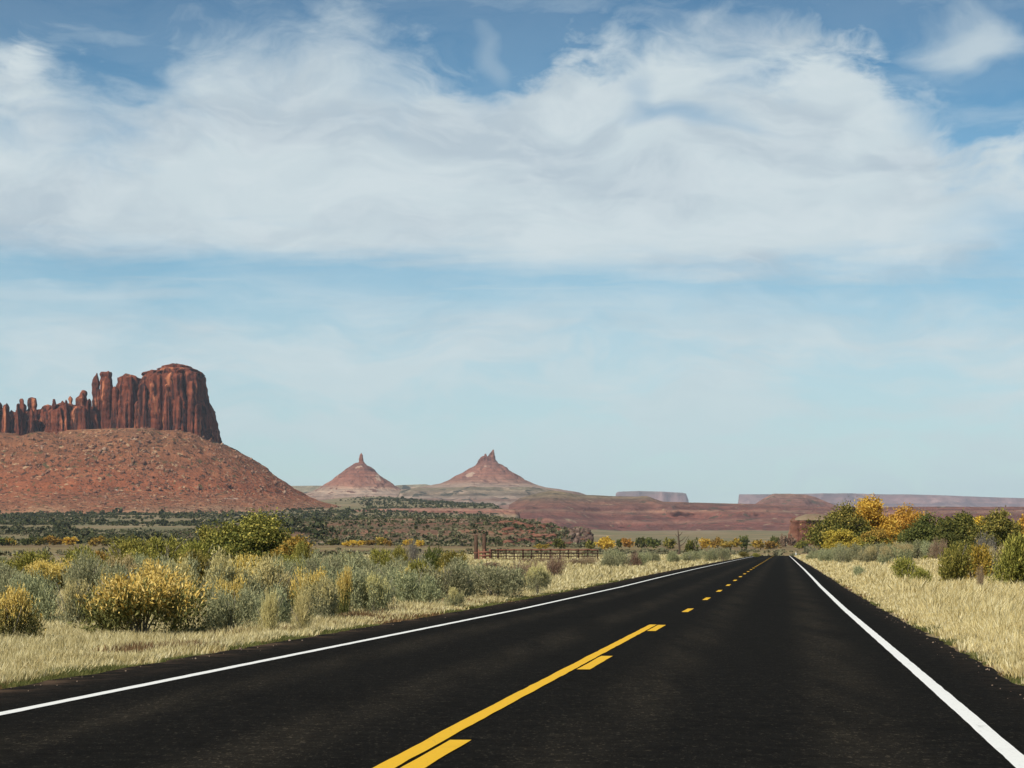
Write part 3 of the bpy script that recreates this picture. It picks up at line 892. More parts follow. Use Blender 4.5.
# nearer rocky hill that ends in a dark nose
M_HILL = rock_mat("rocky_hill", [(0, (0.075, 0.062, 0.034)), (0.35, (0.13, 0.10, 0.058)), (0.6, (0.17, 0.105, 0.062)), (0.8, (0.17, 0.070, 0.042)), (1, (0.27, 0.19, 0.125))], 0.03,
                  strata=[(0, (0.16, 0.13, 0.075)), (0.25, (0.14, 0.11, 0.062)), (0.4, (0.20, 0.09, 0.058)), (0.5, (0.12, 0.10, 0.055)), (0.66, (0.21, 0.095, 0.06)), (0.74, (0.11, 0.09, 0.05)), (0.86, (0.24, 0.15, 0.10)), (1, (0.11, 0.10, 0.055))],
                  zlo=3, zhi=25, zn=2.5, bump=2.0, strata_mix=0.55, speck=[((0.06, 0.05, 0.03), 0.10, 0.58), ((0.34, 0.25, 0.18), 0.07, 0.66)])
hill = strip("hill", [(180, 534), (240, 525), (290, 521.5), (330, 520), (400, 518.5), (455, 518), (490, 517.7), (512, 518), (531, 520.5), (550, 525), (569, 529.5), (577, 530.5), (584, 530), (588, 532.5), (590.5, 538), (593, 546), (596, 552)],
             1650, 1130, lambda px, d: ground_z((px - 512) / F * d, d) - 0.8, M_HILL, terr=4, tk=0.75, gully=45, gs=0.012, rough=1.3, seed=68, rows=120, step=0.5, back=420)

# ledges of bare rock laid along the hill
bvh_hill = BVHTree.FromPolygons([v.co[:] for v in hill.data.vertices], [p.vertices[:] for p in hill.data.polygons])


def surf(x, y, usehill=True):
    z = float(ground_z(x, y))
    if usehill:
        h = bvh_hill.ray_cast(Vector((x, y, 500)), Vector((0, 0, -1)))
        if h[0] is not None and h[0].z > z: z = h[0].z
    return z


M_SLAB = rock_mat("ledge_slab", [(0, (0.07, 0.032, 0.024)), (0.5, (0.17, 0.072, 0.046)), (1, (0.30, 0.165, 0.11))], 0.12, bump=1.0)
M_DARKR = rock_mat("dark_boulder", [(0, (0.035, 0.028, 0.026)), (0.6, (0.13, 0.085, 0.065)), (1, (0.34, 0.25, 0.19))], 0.15, bump=1.0)
pts, szs = [], []
rs = np.random.RandomState(77)
for i in range(420):
    lane = rs.randint(0, 4)
    px = rs.uniform(505, 586)
    D = [1200, 1290, 1400, 1500][lane] + rs.normal(0, 9) + 25 * math.sin(px * 0.11 + lane)
    x = (px - 512) / F * D
    z = surf(x, D)
    pts.append((x, D, z + rs.uniform(-0.3, 0.9))); szs.append(rs.uniform(0.5, 1.7))
mb = MB(); rocks(mb, pts, szs, 4)
v = mb.v[0].reshape(-1, 12, 3); c = v.mean(1, keepdims=True); v = c + (v - c) * [2.3, 1.0, 0.62]; mb.v[0] = v.reshape(-1, 3)
o = mb.build("boulders", M_SLAB); tag(o, "field of broken red rock slabs strewn over the scrubby hill", "rocks", kind='stuff')
pts, szs = [], []
for i in range(240):
    px = rs.uniform(570, 591); D = rs.uniform(1180, 1600)
    x = (px - 512) / F * D
    pts.append((x, D, surf(x, D) + rs.uniform(-0.5, 2.0))); szs.append(rs.uniform(0.6, 2.0))
mb = MB(); rocks(mb, pts, szs, 5)
o = mb.build("boulders", M_DARKR); tag(o, "dark blocky rocks at the right-hand nose of the scrubby hill", "rocks", kind='stuff')

# red outcrop beside the trees
oc = empty("rock_outcrop", place(800, 1500))
tag(oc, "small blocky red rock outcrop with a pale rounded top left of the cottonwoods", "outcrop", kind='structure')
tower("cliff", [(519.5, 791, 812), (521, 789.5, 820), (527, 789, 822), (534, 788.5, 824), (548, 787, 828)], 14, 81, n=160, levels=40, flute=2.2, fs=0.16, D=1500, par=oc, mat=M_SLAB, rough=1.3, ledge=0.35, lz=4)
M_DOME = rock_mat("dome_soil", [(0, (0.15, 0.105, 0.065)), (1, (0.26, 0.20, 0.125))], 0.1, bump=0.5)
tower("dome", [(514.6, 805, 826), (516, 800, 835), (518, 795, 842), (520.5, 791, 850)], 14, 82, n=80, levels=12, flute=0.6, D=1500, par=oc, mat=M_DOME, rough=0.5, ledge=0)
#@@PART2

# ------------------------------------------------------------------ haze
M_HAZE = bpy.data.materials.new("haze"); M_HAZE.use_nodes = True
ht = NT(M_HAZE.node_tree); ht.n.clear()
pv = ht.node('ShaderNodeVolumePrincipled')
pv.inputs['Color'].default_value = (0.70, 0.84, 1.0, 1)
pv.inputs['Density'].default_value = 2.3e-5
ho = ht.node('ShaderNodeOutputMaterial'); ht.l.new(pv.outputs[0], ho.inputs['Volume'])
zmin = float(np.min(ground_z(GX, GY))) - 12
mb = MB(); mb.box((0, 12500, (620 + zmin) / 2), (27000, 26000, 620 - zmin))
hz = mb.build("haze", M_HAZE); tag(hz, kind='stuff')

# ------------------------------------------------------------------ plants
BARK = plain_mat("bark", (0.045, 0.033, 0.024), (0.12, 0.09, 0.065), 14, bump=0.02)
GREYWOOD = plain_mat("grey_wood", (0.12, 0.105, 0.085), (0.30, 0.27, 0.22), 18)
L_SAGE = leaf_mat("sage_leaf", [(0, (0.085, 0.095, 0.045)), (0.3, (0.21, 0.225, 0.125)), (0.7, (0.34, 0.345, 0.19)), (1, (0.50, 0.47, 0.24))])
L_RABB = leaf_mat("rabbitbrush_leaf", [(0, (0.055, 0.065, 0.020)), (0.5, (0.16, 0.165, 0.052)), (1, (0.31, 0.29, 0.10))])
L_FLOW = leaf_mat("rabbitbrush_flower", [(0, (0.40, 0.29, 0.06)), (0.5, (0.66, 0.49, 0.12)), (1, (0.82, 0.66, 0.25))], objvar=0.03)
L_STRAWF = leaf_mat("faded_flower", [(0, (0.30, 0.25, 0.10)), (0.5, (0.48, 0.41, 0.18)), (1, (0.64, 0.55, 0.27))])
L_OLIVE = leaf_mat("olive_leaf", [(0, (0.075, 0.08, 0.016)), (0.5, (0.21, 0.20, 0.042)), (0.85, (0.34, 0.30, 0.07)), (1, (0.50, 0.40, 0.10))])
L_GREEN = leaf_mat("green_leaf", [(0, (0.035, 0.048, 0.012)), (0.5, (0.11, 0.12, 0.026)), (0.85, (0.20, 0.19, 0.04)), (1, (0.33, 0.28, 0.065))], objvar=0.05)
L_DARK = leaf_mat("dark_leaf", [(0, (0.04, 0.058, 0.016)), (0.6, (0.115, 0.135, 0.035)), (1, (0.22, 0.215, 0.055))])
L_GOLD = leaf_mat("golden_leaf", [(0, (0.38, 0.22, 0.03)), (0.5, (0.64, 0.40, 0.06)), (1, (0.80, 0.57, 0.13))], trans=0.35)
L_YEL = leaf_mat("yellowing_leaf", [(0, (0.17, 0.15, 0.03)), (0.5, (0.40, 0.28, 0.05)), (1, (0.64, 0.44, 0.09))], trans=0.3)
L_BROWN = leaf_mat("brown_twigs", [(0, (0.13, 0.085, 0.055)), (0.6, (0.27, 0.185, 0.12)), (1, (0.42, 0.31, 0.21))])
L_GREYTW = leaf_mat("grey_twigs", [(0, (0.10, 0.09, 0.075)), (0.6, (0.20, 0.18, 0.15)), (1, (0.32, 0.29, 0.24))])


def plumes(rs, n, m, R_, H, lobes, L=0.22, lw=0.012, ll=0.05, lift=0.6, base=0.12, tipfrac=0.0, fill=0.35):
    """sprays of small leaves; returns (inner leaf arrays, tip leaf arrays); a bush R_ wide (half) and H tall"""
    lo = []
    for i in range(lobes):
        a = rs.uniform(0, 2 * np.pi); r = R_ * rs.uniform(0.05, 0.62)
        lo.append((r * math.cos(a) * 1.1, r * math.sin(a) * 1.1, H * rs.uniform(0.25, 0.68), R_ * rs.uniform(0.22, 0.42), H * rs.uniform(0.20, 0.34)))
    lo.append((0, 0, H * 0.36, R_ * 0.6, H * 0.40))
    lo = np.array(lo)
    k = rs.randint(0, len(lo), n)
    d = unit(rs.normal(0, 1, (n, 3)) + [0, 0, 0.35])
    rr = rs.uniform(0, 1, n) ** fill
    c = lo[k][:, :3] + d * np.stack([lo[k][:, 3], lo[k][:, 3], lo[k][:, 4]], -1) * rr[:, None]
    c[:, 2] = np.abs(c[:, 2] - base) + base
    ax = unit(d * (1 - lift) + np.array([0, 0, 1]) * lift + rs.normal(0, 0.22, (n, 3)) + unit(c * [1, 1, 0.3]) * 0.35)
    Ls = L * rs.uniform(0.55, 1.35, n)
    t = rs.uniform(-0.5, 0.5, (n, m))
    P = c[:, None] + ax[:, None] * (t * Ls[:, None])[..., None] + rs.normal(0, 1, (n, m, 3)) * (L * 0.13 * (0.6 - t))[..., None]
    la = unit(ax[:, None] + rs.normal(0, 0.55, (n, m, 3)))
    lb = unit(np.cross(la, rs.normal(0, 1, (n, m, 3))))
    sz = rs.uniform(0.6, 1.3, (n, m, 1))
    A, B = la * ll * sz, lb * lw * sz
    hi = (c[:, 2] / H + 0.25 * rr) + rs.normal(0, 0.12, n)
    tipm = np.zeros((n, m), bool)
    if tipfrac > 0:
        thr = np.quantile(hi, 1 - tipfrac)
        tipm = (hi > thr)[:, None] & (t > -0.25)
    f = lambda q: (P[q], A[q], B[q])
    return f(~tipm), f(tipm), c


def stems(rs, mbx, R_, H, n=9, r=0.012):
    for i in range(n):
        a = rs.uniform(0, 2 * np.pi); q = R_ * rs.uniform(0.15, 0.7)
        e = np.array([q * math.cos(a), q * math.sin(a), H * rs.uniform(0.55, 0.85)])
        t = np.linspace(0, 1, 5)[:, None]
        p = t * e * [1, 1, 0] + np.array([0, 0, 1]) * (t ** 0.7) * e[2] + rs.normal(0, 0.02 * H, (5, 3)) * t
        p[0] = [0.04 * math.cos(a), 0.04 * math.sin(a), -0.12]
        mbx.tube(p, np.linspace(r * 1.6, r * 0.5, 5), 5)


PROTO = {}


def proto_bush(key, seed, name, leaf, tip=None, n=700, m=8, R_=1.0, H=0.9, lobes=6, stem_mat=None, **kw):
    """library bush: leaf mesh, optional flower mesh, stem mesh (not linked as objects until used)"""
    rs = np.random.RandomState(seed)
    inner, tips, c = plumes(rs, n, m, R_, H, lobes, tipfrac=kw.pop('tipfrac', 0.45 if tip else 0), **kw)
    a = MB(); a.leaves(*inner)
    d = {'name': name, 'foliage': a.mesh('foliage', leaf), 'H': H, 'R': R_}
    if tip:
        b = MB(); b.leaves(*tips); d['flower_heads'] = b.mesh('flower_heads', tip)
    s = MB(); stems(rs, s, R_, H, 10, 0.010 * max(1, H)); d['stems'] = s.mesh('stems', stem_mat or GREYWOOD)
    PROTO.setdefault(key, []).append(d)


for i in range(4):
    proto_bush('sage', 200 + i, 'sagebrush', L_SAGE, n=1300, m=9, H=0.95, L=0.24, ll=0.034, lw=0.009, lift=0.65, lobes=11)
    proto_bush('rabbit', 220 + i, 'rabbitbrush', L_RABB, L_FLOW, n=1300, m=10, H=0.95, L=0.26, ll=0.030, lw=0.011, lift=0.7, lobes=11, tipfrac=0.5)
    proto_bush('faded', 240 + i, 'rabbitbrush', L_SAGE, L_STRAWF, n=1300, m=9, H=0.95, L=0.26, ll=0.030, lw=0.010, lift=0.7, lobes=11, tipfrac=0.4)
for i in range(3):
    proto_bush('olive', 260 + i, 'greasewood', L_OLIVE, n=1100, m=9, H=1.05, L=0.26, ll=0.040, lw=0.014, lift=0.5, lobes=8)
    proto_bush('green', 280 + i, 'willow_bush', L_GREEN, n=1500, m=9, H=1.2, L=0.20, ll=0.036, lw=0.016, lift=0.35, lobes=10)
    proto_bush('dark', 300 + i, 'greasewood', L_DARK, n=900, m=9, H=1.1, L=0.24, ll=0.040, lw=0.014, lift=0.45, lobes=7)
    proto_bush('grey', 320 + i, 'dry_shrub', L_GREYTW, n=700, m=8, H=1.0, L=0.32, ll=0.05, lw=0.006, lift=0.6, lobes=6)
    proto_bush('gold', 340 + i, 'autumn_shrub', L_GOLD, n=900, m=9, H=1.1, L=0.2, ll=0.036, lw=0.018, lift=0.35, lobes=8, stem_mat=BARK)
    proto_bush('yellow', 360 + i, 'autumn_shrub', L_YEL, n=900, m=9, H=1.1, L=0.2, ll=0.036, lw=0.018, lift=0.35, lobes=8, stem_mat=BARK)
    proto_bush('brown', 380 + i, 'dry_shrub', L_BROWN, n=700, m=8, H=0.9, L=0.3, ll=0.05, lw=0.007, lift=0.6, lobes=7)
    proto_bush('straw', 400 + i, 'bunch_grass', L_STRAWF, n=420, m=7, H=0.8, L=0.45, ll=0.11, lw=0.007, lift=0.85, lobes=3)

for key, leaf in (('sage', L_SAGE), ('olive', L_OLIVE), ('green', L_GREEN), ('dark', L_DARK), ('gold', L_GOLD), ('yellow', L_YEL), ('brown', L_BROWN), ('grey', L_GREYTW)):
    for i in range(3):
        proto_bush(key + '_far', 500 + i + len(key) * 11, PROTO[key][0]['name'], leaf, n=170, m=7, H=1.1, L=0.22, ll=0.085, lw=0.055, lift=0.2, lobes=6, stem_mat=BARK)

PLANTS = []       # (object, kind, px, D, row)
cnt = {}


def bush(kind, x0, x1, ytop, D, label=None, row=None, deep=None, sink=0.0, hmax=None):
    """a plant whose crown spans columns x0..x1 with its top at row ytop when it stands D metres away"""
    i = cnt.get(kind, 0); cnt[kind] = i + 1
    pk_ = kind + '_far' if D > 550 and kind + '_far' in PROTO else kind
    lib = PROTO[pk_][i % len(PROTO[pk_])]
    rnd = random.Random(len(PLANTS) * 7 + 3)
    px = (x0 + x1) / 2
    x, y, z = place(px, D)
    h = (zof(ytop, D) - z)
    h = max(h, 0.25)
    wd = (x1 - x0) / F * D / 2 * (1.18 if D < 700 else 1.25)
    root = empty(lib['name'], (x, y, z - sink), rnd.uniform(0, 6.283))
    sx = wd / (lib['R'] * 1.0)
    sz = h / (lib['H'] * 0.98)
    root.scale = (sx, sx, sz)
    far = D > 700
    for part_ in ('foliage', 'flower_heads', 'stems'):
        if part_ in lib and not (far and part_ == 'stems'):
            o_ = obj_from(part_, lib[part_], root)
    root['label'] = label or ''
    root['category'] = {'bunch_grass': 'grass tuft'}.get(lib['name'], 'bush')
    PLANTS.append((root, kind, px, D, row))
    return root


ORD = ['', 'second', 'third', 'fourth', 'fifth', 'sixth', 'seventh', 'eighth', 'ninth', 'tenth', 'eleventh', 'twelfth', 'thirteenth', 'fourteenth', 'fifteenth', 'sixteenth']
LOOK = {'sage': 'grey-green sagebrush', 'rabbit': 'yellow-flowered rabbitbrush', 'faded': 'grey bush with faded straw-yellow tips', 'olive': 'olive-green bush', 'green': 'bright yellow-green willow bush',
        'dark': 'dark green bush', 'grey': 'bare grey twiggy shrub', 'gold': 'orange autumn shrub', 'yellow': 'yellow autumn shrub', 'brown': 'dry brown shrub', 'straw': 'tall straw-coloured grass tuft'}

# left of the road, front row first
NEAR = 'front bushes left of road'
bush('rabbit', -22, 42, 584, 35.5, 'yellow-flowered rabbitbrush with a dark hollow base, cut by the left picture edge')
bush('rabbit', 72, 212, 567, 37.5, 'largest golden-yellow rabbitbrush, standing right behind the verge grass')
bush('faded', 196, 262, 553, 44, 'tall pale yellow plumed bush just right of the largest golden rabbitbrush')
bush('faded', 238, 300, 557, 47, row=NEAR)
bush('faded', 50, 98, 573, 42, 'pale straw-tipped bush squeezed behind the left edge of the largest golden rabbitbrush')
bush('sage', 14, 74, 571, 45, 'rounded pale sagebrush behind the rabbitbrush at the left edge')
bush('sage', 205, 262, 584, 38, row=NEAR)
bush('sage', 248, 300, 587, 40, row=NEAR)
bush('straw', 252, 286, 592, 37, 'tall clump of straw-coloured bunch grass in front of the grey sagebrush')
bush('straw', 286, 318, 596, 37.5, 'shorter straw-coloured bunch grass clump, right of the tallest one')
bush('rabbit', 286, 330, 566, 47, row=NEAR)
bush('sage', 312, 366, 560, 50, 'broad silvery sagebrush with a dark shaded foot on its right side')
bush('rabbit', 334, 352, 568, 48, 'slim yellow plumed rabbitbrush standing amid silvery sagebrush')
bush('sage', 352, 410, 569, 52, row=NEAR)
bush('sage', 385, 440, 566, 58, row=NEAR)
bush('rabbit', 396, 416, 566, 60, row=NEAR)
bush('sage', 418, 480, 561, 64, row=NEAR)
bush('sage', 462, 527, 564, 66, row=NEAR)
bush('faded', 445, 466, 586, 55, 'small pale yellow tuft of a bush at the verge in front of blue-green sagebrush')
bush('faded', 524, 552, 565, 72, 'sparse yellow-tipped bush at the right end of the sagebrush bank')
bush('rabbit', 440, 456, 566, 72, row=NEAR)
bush('sage', -30, 20, 566, 55, row='second row at far left')
bush('sage', 95, 150, 560, 55, row='second row at far left')
bush('sage', 58, 112, 553, 62, row='second row at far left')
bush('sage', 150, 205, 556, 60, row='second row at far left')
bush('sage', 300, 340, 578, 45, row=NEAR)

rx = random.Random(5)
for k_, x0, x1, yt, D_ in [('sage', -20, 30, 572, 48), ('rabbit', 92, 130, 572, 43), ('rabbit', 120, 170, 562, 50), ('faded', 160, 205, 561, 52), ('rabbit', 226, 280, 569, 50), ('faded', 262, 300, 566, 56), ('sage', 196, 240, 566, 58),
                           ('rabbit', 214, 246, 575, 41), ('sage', 280, 322, 570, 60), ('faded', 300, 340, 574, 44), ('sage', 336, 380, 566, 66), ('sage', 372, 420, 563, 72), ('olive', 400, 440, 558, 80), ('sage', 440, 490, 560, 82), ('sage', 486, 530, 566, 80), ('faded', 358, 392, 574, 50)]:
    bush(k_, x0, x1, yt, D_, row='mixed fill of front thicket')
for k_, x0, x1, yt, D_ in [('sage', -20, 40, 562, 66), ('olive', -30, 20, 556, 78), ('rabbit', 30, 84, 558, 70), ('olive', 84, 136, 551, 76), ('sage', 128, 184, 553, 72), ('olive', 172, 226, 549, 78), ('rabbit', 206, 262, 556, 70), ('olive', 220, 270, 552, 92),
                           ('sage', 252, 306, 558, 76), ('olive', 264, 312, 552, 98), ('faded', 100, 150, 556, 68), ('sage', 300, 350, 557, 78), ('sage', 344, 392, 556, 96), ('olive', 330, 362, 552, 104)]:
    bush(k_, x0, x1, yt, D_, row='middle of left thicket')

# middle rows on the left
MID = 'olive thicket left of willow'
bush('olive', 8, 62, 547, 95, row=MID)
bush('olive', 50, 106, 541, 100, row=MID)
bush('olive', 96, 152, 535, 108, row=MID)
bush('olive', 136, 190, 531, 112, row=MID)
bush('olive', 170, 226, 534, 106, row=MID)
bush('olive', 120, 176, 546, 88, row='lower bushes before the thicket')
bush('olive', 60, 118, 551, 84, row='lower bushes before the thicket')
bush('olive', 176, 230, 546, 88, row='lower bushes before the thicket')
bush('rabbit', 20, 60, 560, 75, row='lower bushes before the thicket')
bush('yellow', 84, 124, 546, 92, 'yellowing bush poking out of the olive thicket on its left side')
bush('olive', 290, 318, 540, 112, 'yellow-olive bush leaning at the right foot of the big green willow')
bush('sage', 318, 366, 549, 92, row='bushes between willow and corral')
bush('sage', 296, 330, 553, 84, row='bushes between willow and corral')
bush('olive', 364, 394, 545, 120, row='bushes between willow and corral')
bush('olive', 386, 412, 542, 128, row='bushes between willow and corral')
bush('grey', 404, 426, 541, 118, 'bare grey twiggy shrub left of the dark bush near the corral')
bush('dark', 416, 446, 545, 118, 'dark olive bush just left of the corral posts')
bush('olive', 438, 474, 549, 112, 'grey-olive bush touching the left end of the corral')
bush('sage', 376, 430, 556, 84, row='bushes between willow and corral')
bush('brown', 542, 566, 555, 118, 'tan twiggy shrub in front of the corral fence')
bush('brown', 500, 540, 560, 105, row='shrubs at the corral fence foot')
bush('brown', 470, 506, 561, 150, row='shrubs at the corral fence foot')
bush('brown', 560, 600, 557, 190, row='shrubs at the corral fence foot')
bush('brown', 520, 560, 558, 200, row='shrubs at the corral fence foot')
SG = 'left verge beyond the corral'
for a in [(602, 640, 549), (628, 652, 551), (598, 622, 553)]:
    bush('sage', a[0], a[1], a[2], 175 + a[0] % 17, row=SG)
bush('brown', 622, 642, 550.5, 190, 'dark reddish-brown bush amid the verge sagebrush beyond the corral')
for a in [(644, 662, 552), (664, 680, 551), (682, 704, 549.5), (702, 718, 548.5), (714, 732, 547.5)]:
    bush('sage', a[0], a[1], a[2], 240 + a[0] % 30, row=SG)
for a in [(738, 750, 551), (752, 760, 552.3)]:
    bush('olive', a[0], a[1], a[2], 420, row='left road crest')

# right of the road
bush('olive', 885, 927, 556, 92, 'low olive bush alone in the tall golden grass')
bush('olive', 905, 934, 565, 84, 'small sparse olive bush right beside the low lone one')
bush('olive', 932, 975, 537, 92, 'big rounded yellow-tipped bush with a dark base in golden grass')
bush('yellow', 952, 992, 541, 95, 'yellowish bush grown into the right side of the big rounded bush')
bush('olive', 992, 1046, 531, 80, 'tall bush cut by the right picture edge above golden grass')
bush('faded', 972, 1010, 541, 102, 'greyish straw-tipped bush in the gap between the two tallest roadside bushes')
bush('sage', 853, 870, 565.5, 108, 'lone small sagebrush in pale grass near the right shoulder')
bush('brown', 975, 985, 566, 74, 'small rusty weed stalk standing in the golden grass')
RG = 'bank under the cottonwoods'
for a in [(814, 836, 547, 270), (828, 852, 544, 275), (846, 872, 543, 260), (864, 888, 542.5, 255), (882, 906, 541.5, 250), (902, 926, 541, 240), (818, 834, 549.5, 225), (834, 852, 548.5, 220), (920, 944, 540, 230)]:
    bush('sage', a[0], a[1], a[2], a[3], row=RG)
for a in [(856, 880, 545, 225), (892, 916, 543, 215), (874, 896, 546, 205)]:
    bush('faded', a[0], a[1], a[2], a[3], row='bank under the cottonwoods')
bush('brown', 926, 946, 537, 225, 'brown leafless thicket between the cottonwoods and the dark junipers')
bush('sage', 806, 820, 551, 280, 'tiny sagebrush at the road edge below the dark trunk')
bush('grey', 968, 1000, 534, 130, 'bare grey shrub above the roadside bushes on the right')

# autumn row across the valley, about a kilometre off
AR = 'autumn row across the valley'
for k_, x0, x1, yt in [('dark', -12, 14, 537), ('yellow', 2, 20, 537), ('dark', 16, 34, 537), ('olive', 30, 50, 536.5), ('yellow', 44, 66, 534.5), ('gold', 58, 80, 536), ('yellow', 84, 104, 536), ('olive', 98, 118, 536.5), ('olive', 112, 136, 537),
                       ('green', 326, 346, 538), ('gold', 343, 364, 539.5), ('yellow', 360, 378, 539.5), ('yellow', 374, 392, 536), ('yellow', 384, 394, 539), ('gold', 400, 414, 538.5), ('gold', 412, 426, 539.5),
                       ('yellow', 534, 550, 543), ('olive', 583, 598, 538), ('gold', 596, 617, 535.5), ('green', 550, 570, 536.5), ('dark', 614, 624, 538), ('gold', 621, 637, 537.5), ('dark', 634, 650, 536), ('dark', 644, 664, 537), ('olive', 658, 680, 537),
                       ('gold', 698, 714, 537), ('yellow', 708, 722, 536), ('yellow', 718, 742, 538.5), ('dark', 736, 753, 534.5), ('yellow', 750, 770, 538.5), ('yellow', 762, 784, 540), ('dark', 768, 780, 535),
                       ('olive', 794, 812, 538)]:
    D_ = 1040 + (int(x0 * 13) % 7) * 8
    if 530 < x0 < 600: D_ = 985
    bush(k_, x0, x1, yt, D_, row=AR)
for x0, x1, yt in [(776, 790, 533.5), (784, 798, 534.5), (770, 782, 536)]:
    bush('brown', x0, x1, yt, 1180, row='thicket right of the road end')
bush('green', 683, 700, 536.5, 640, 'leafy green tree-like bush behind the dead snag')

# filler scrub between the rows: knee-high, each its own plant
rnd = random.Random(12)
FL = []
for i in range(46):
    D_ = rnd.uniform(130, 420)
    px = rnd.uniform(-20, 600)
    if 470 < px < 605 and D_ < 285: continue
    x, y, z = place(px, D_)
    if x - float(rc(D_)) > -9: continue
    wv_ = rnd.uniform(1.2, 2.6) / D_ * F
    hh = rnd.uniform(0.5, 1.1)
    bush(rnd.choice(['sage', 'sage', 'olive', 'brown', 'faded']), px - wv_ / 2, px + wv_ / 2, HOR + (EYE - z - hh) * F / D_, D_, row='open flat around the corral')
for i in range(36):
    D_ = rnd.uniform(200, 420)
    px = rnd.uniform(830, 1060)
    x, y, z = place(px, D_)
    if x - float(rc(D_)) < 9 + D_ * 0.02: continue
    wv_ = rnd.uniform(1.2, 2.4) / D_ * F
    hh = rnd.uniform(0.5, 1.0)
    bush(rnd.choice(['sage', 'sage', 'olive', 'faded']), px - wv_ / 2, px + wv_ / 2, HOR + (EYE - z - hh) * F / D_, D_, row='flat right of the road')


# ------------------------------------------------------------------ trees
def tree(name, px, x0, x1, ytop, ybot, D, mats, label, cat, seed, trunk_px=0, nclump=90, m=60, leaf=0.11, dark_trunk=True, row=None, trunk_r=0.16, yb=None, fill=0.5):
    rs = np.random.RandomState(seed)
    x, y, z = place(px, D)
    root = empty(name, (x, y, z))
    sc = D / F
    cx = ((x0 + x1) / 2 - px) * sc
    wd = (x1 - x0) / 2 * sc
    zt, zb = zof(ytop, D) - z, zof(ybot, D) - z
    zb = max(zb, 0.25)
    # lobes of the crown
    nl = 9
    lo = []
    for i in range(nl):
        a = rs.uniform(0, 2 * np.pi); q = rs.uniform(0.2, 0.68)
        lz = rs.uniform(0.2, 0.78)
        lo.append([cx + wd * q * math.cos(a) * (1.05 - 0.35 * lz), wd * 0.8 * q * math.sin(a), zb + (zt - zb) * lz, wd * rs.uniform(0.26, 0.42), (zt - zb) * rs.uniform(0.17, 0.27)])
    lo.append([cx + wd * 0.1, 0, zb + (zt - zb) * 0.76, wd * 0.38, (zt - zb) * 0.24])
    lo.append([cx - wd * 0.62, 0, zb + (zt - zb) * 0.38, wd * 0.36, (zt - zb) * 0.26])
    lo.append([cx + wd * 0.62, 0, zb + (zt - zb) * 0.4, wd * 0.36, (zt - zb) * 0.26])
    for i in range(7):
        a = i * 0.9 + rs.uniform(-.3, .3)
        lo.append([cx + wd * 0.62 * math.cos(a), wd * 0.6 * math.sin(a), zb + (zt - zb) * rs.uniform(0.08, 0.28), wd * rs.uniform(0.28, 0.38), (zt - zb) * rs.uniform(0.14, 0.22)])
    lo = np.array(lo)
    tk = MB()
    h0 = max(zb * 1.0, 0.4)
    t = np.linspace(0, 1, 6)[:, None]
    fork = np.array([trunk_px * sc + cx * 0.3, 0, h0 + (zt - h0) * 0.22])
    p = t * fork + rs.normal(0, 0.05, (6, 3)) * t * (1 - t) * 4
    p[0, 2] = -0.3
    tk.tube(p, np.linspace(trunk_r * 1.35, trunk_r * 0.8, 6), 8)
    trunk = tk.build('trunk', BARK, root, True)
    lb = MB()
    for q in lo:
        e = q[:3]
        t = np.linspace(0, 1, 6)[:, None]
        p = fork * (1 - t) + e * t + rs.normal(0, 0.10 * wd, (6, 3)) * t * (1 - t) * 2
        p[:, 2] += 0.12 * (zt - zb) * (t * (1 - t))[:, 0]
        lb.tube(p, np.linspace(trunk_r * 0.5, trunk_r * 0.10, 6), 6)
        for _ in range(4):
            e2 = e + rs.normal(0, 1, 3) * [q[3] * 0.6, q[3] * 0.6, q[4] * 0.6]
            p2 = p[3] * (1 - t) + e2 * t
            lb.tube(p2, np.linspace(trunk_r * 0.22, trunk_r * 0.06, 6), 5)
    lb.build('limbs', BARK, root, True)
    k = rs.randint(0, len(lo), nclump)
    d = unit(rs.normal(0, 1, (nclump, 3)) + [0, 0, 0.2])
    rr = rs.uniform(0, 1, nclump) ** fill
    c = lo[k][:, :3] + d * np.stack([lo[k][:, 3], lo[k][:, 3], lo[k][:, 4]], -1) * rr[:, None]
    cs = wd * rs.uniform(0.06, 0.15, nclump)
    P = c[:, None] + rs.normal(0, 1, (nclump, m, 3)) * cs[:, None, None] * [1.1, 1.1, 0.75]
    P = P.reshape(-1, 3)
    P[:, 2] = np.maximum(P[:, 2], 0.1)
    la = unit(rs.normal(0, 1, P.shape) + [0, 0, -0.2]); lb_ = unit(np.cross(la, rs.normal(0, 1, P.shape)))
    s_ = leaf * rs.uniform(0.6, 1.3, (len(P), 1))
    ids = np.repeat(np.arange(nclump), m)
    if len(mats) > 1:      # second colour takes some of the upper clumps
        hi = (c[:, 2] - zb) / (zt - zb) + rs.normal(0, 0.22, nclump)
        second = (hi > np.quantile(hi, 0.72))[ids]
    else:
        second = np.zeros(len(P), bool)
    mb_ = MB(); mb_.leaves(P[~second], (la * s_)[~second], (lb_ * s_ * 0.75)[~second])
    mb_.build('crown', mats[0], root)
    if second.any():
        mb_ = MB(); mb_.leaves(P[second], (la * s_)[second], (lb_ * s_ * 0.75)[second])
        mb_.build('crown_top', mats[1], root)
    tag(root, label, cat)
    return root


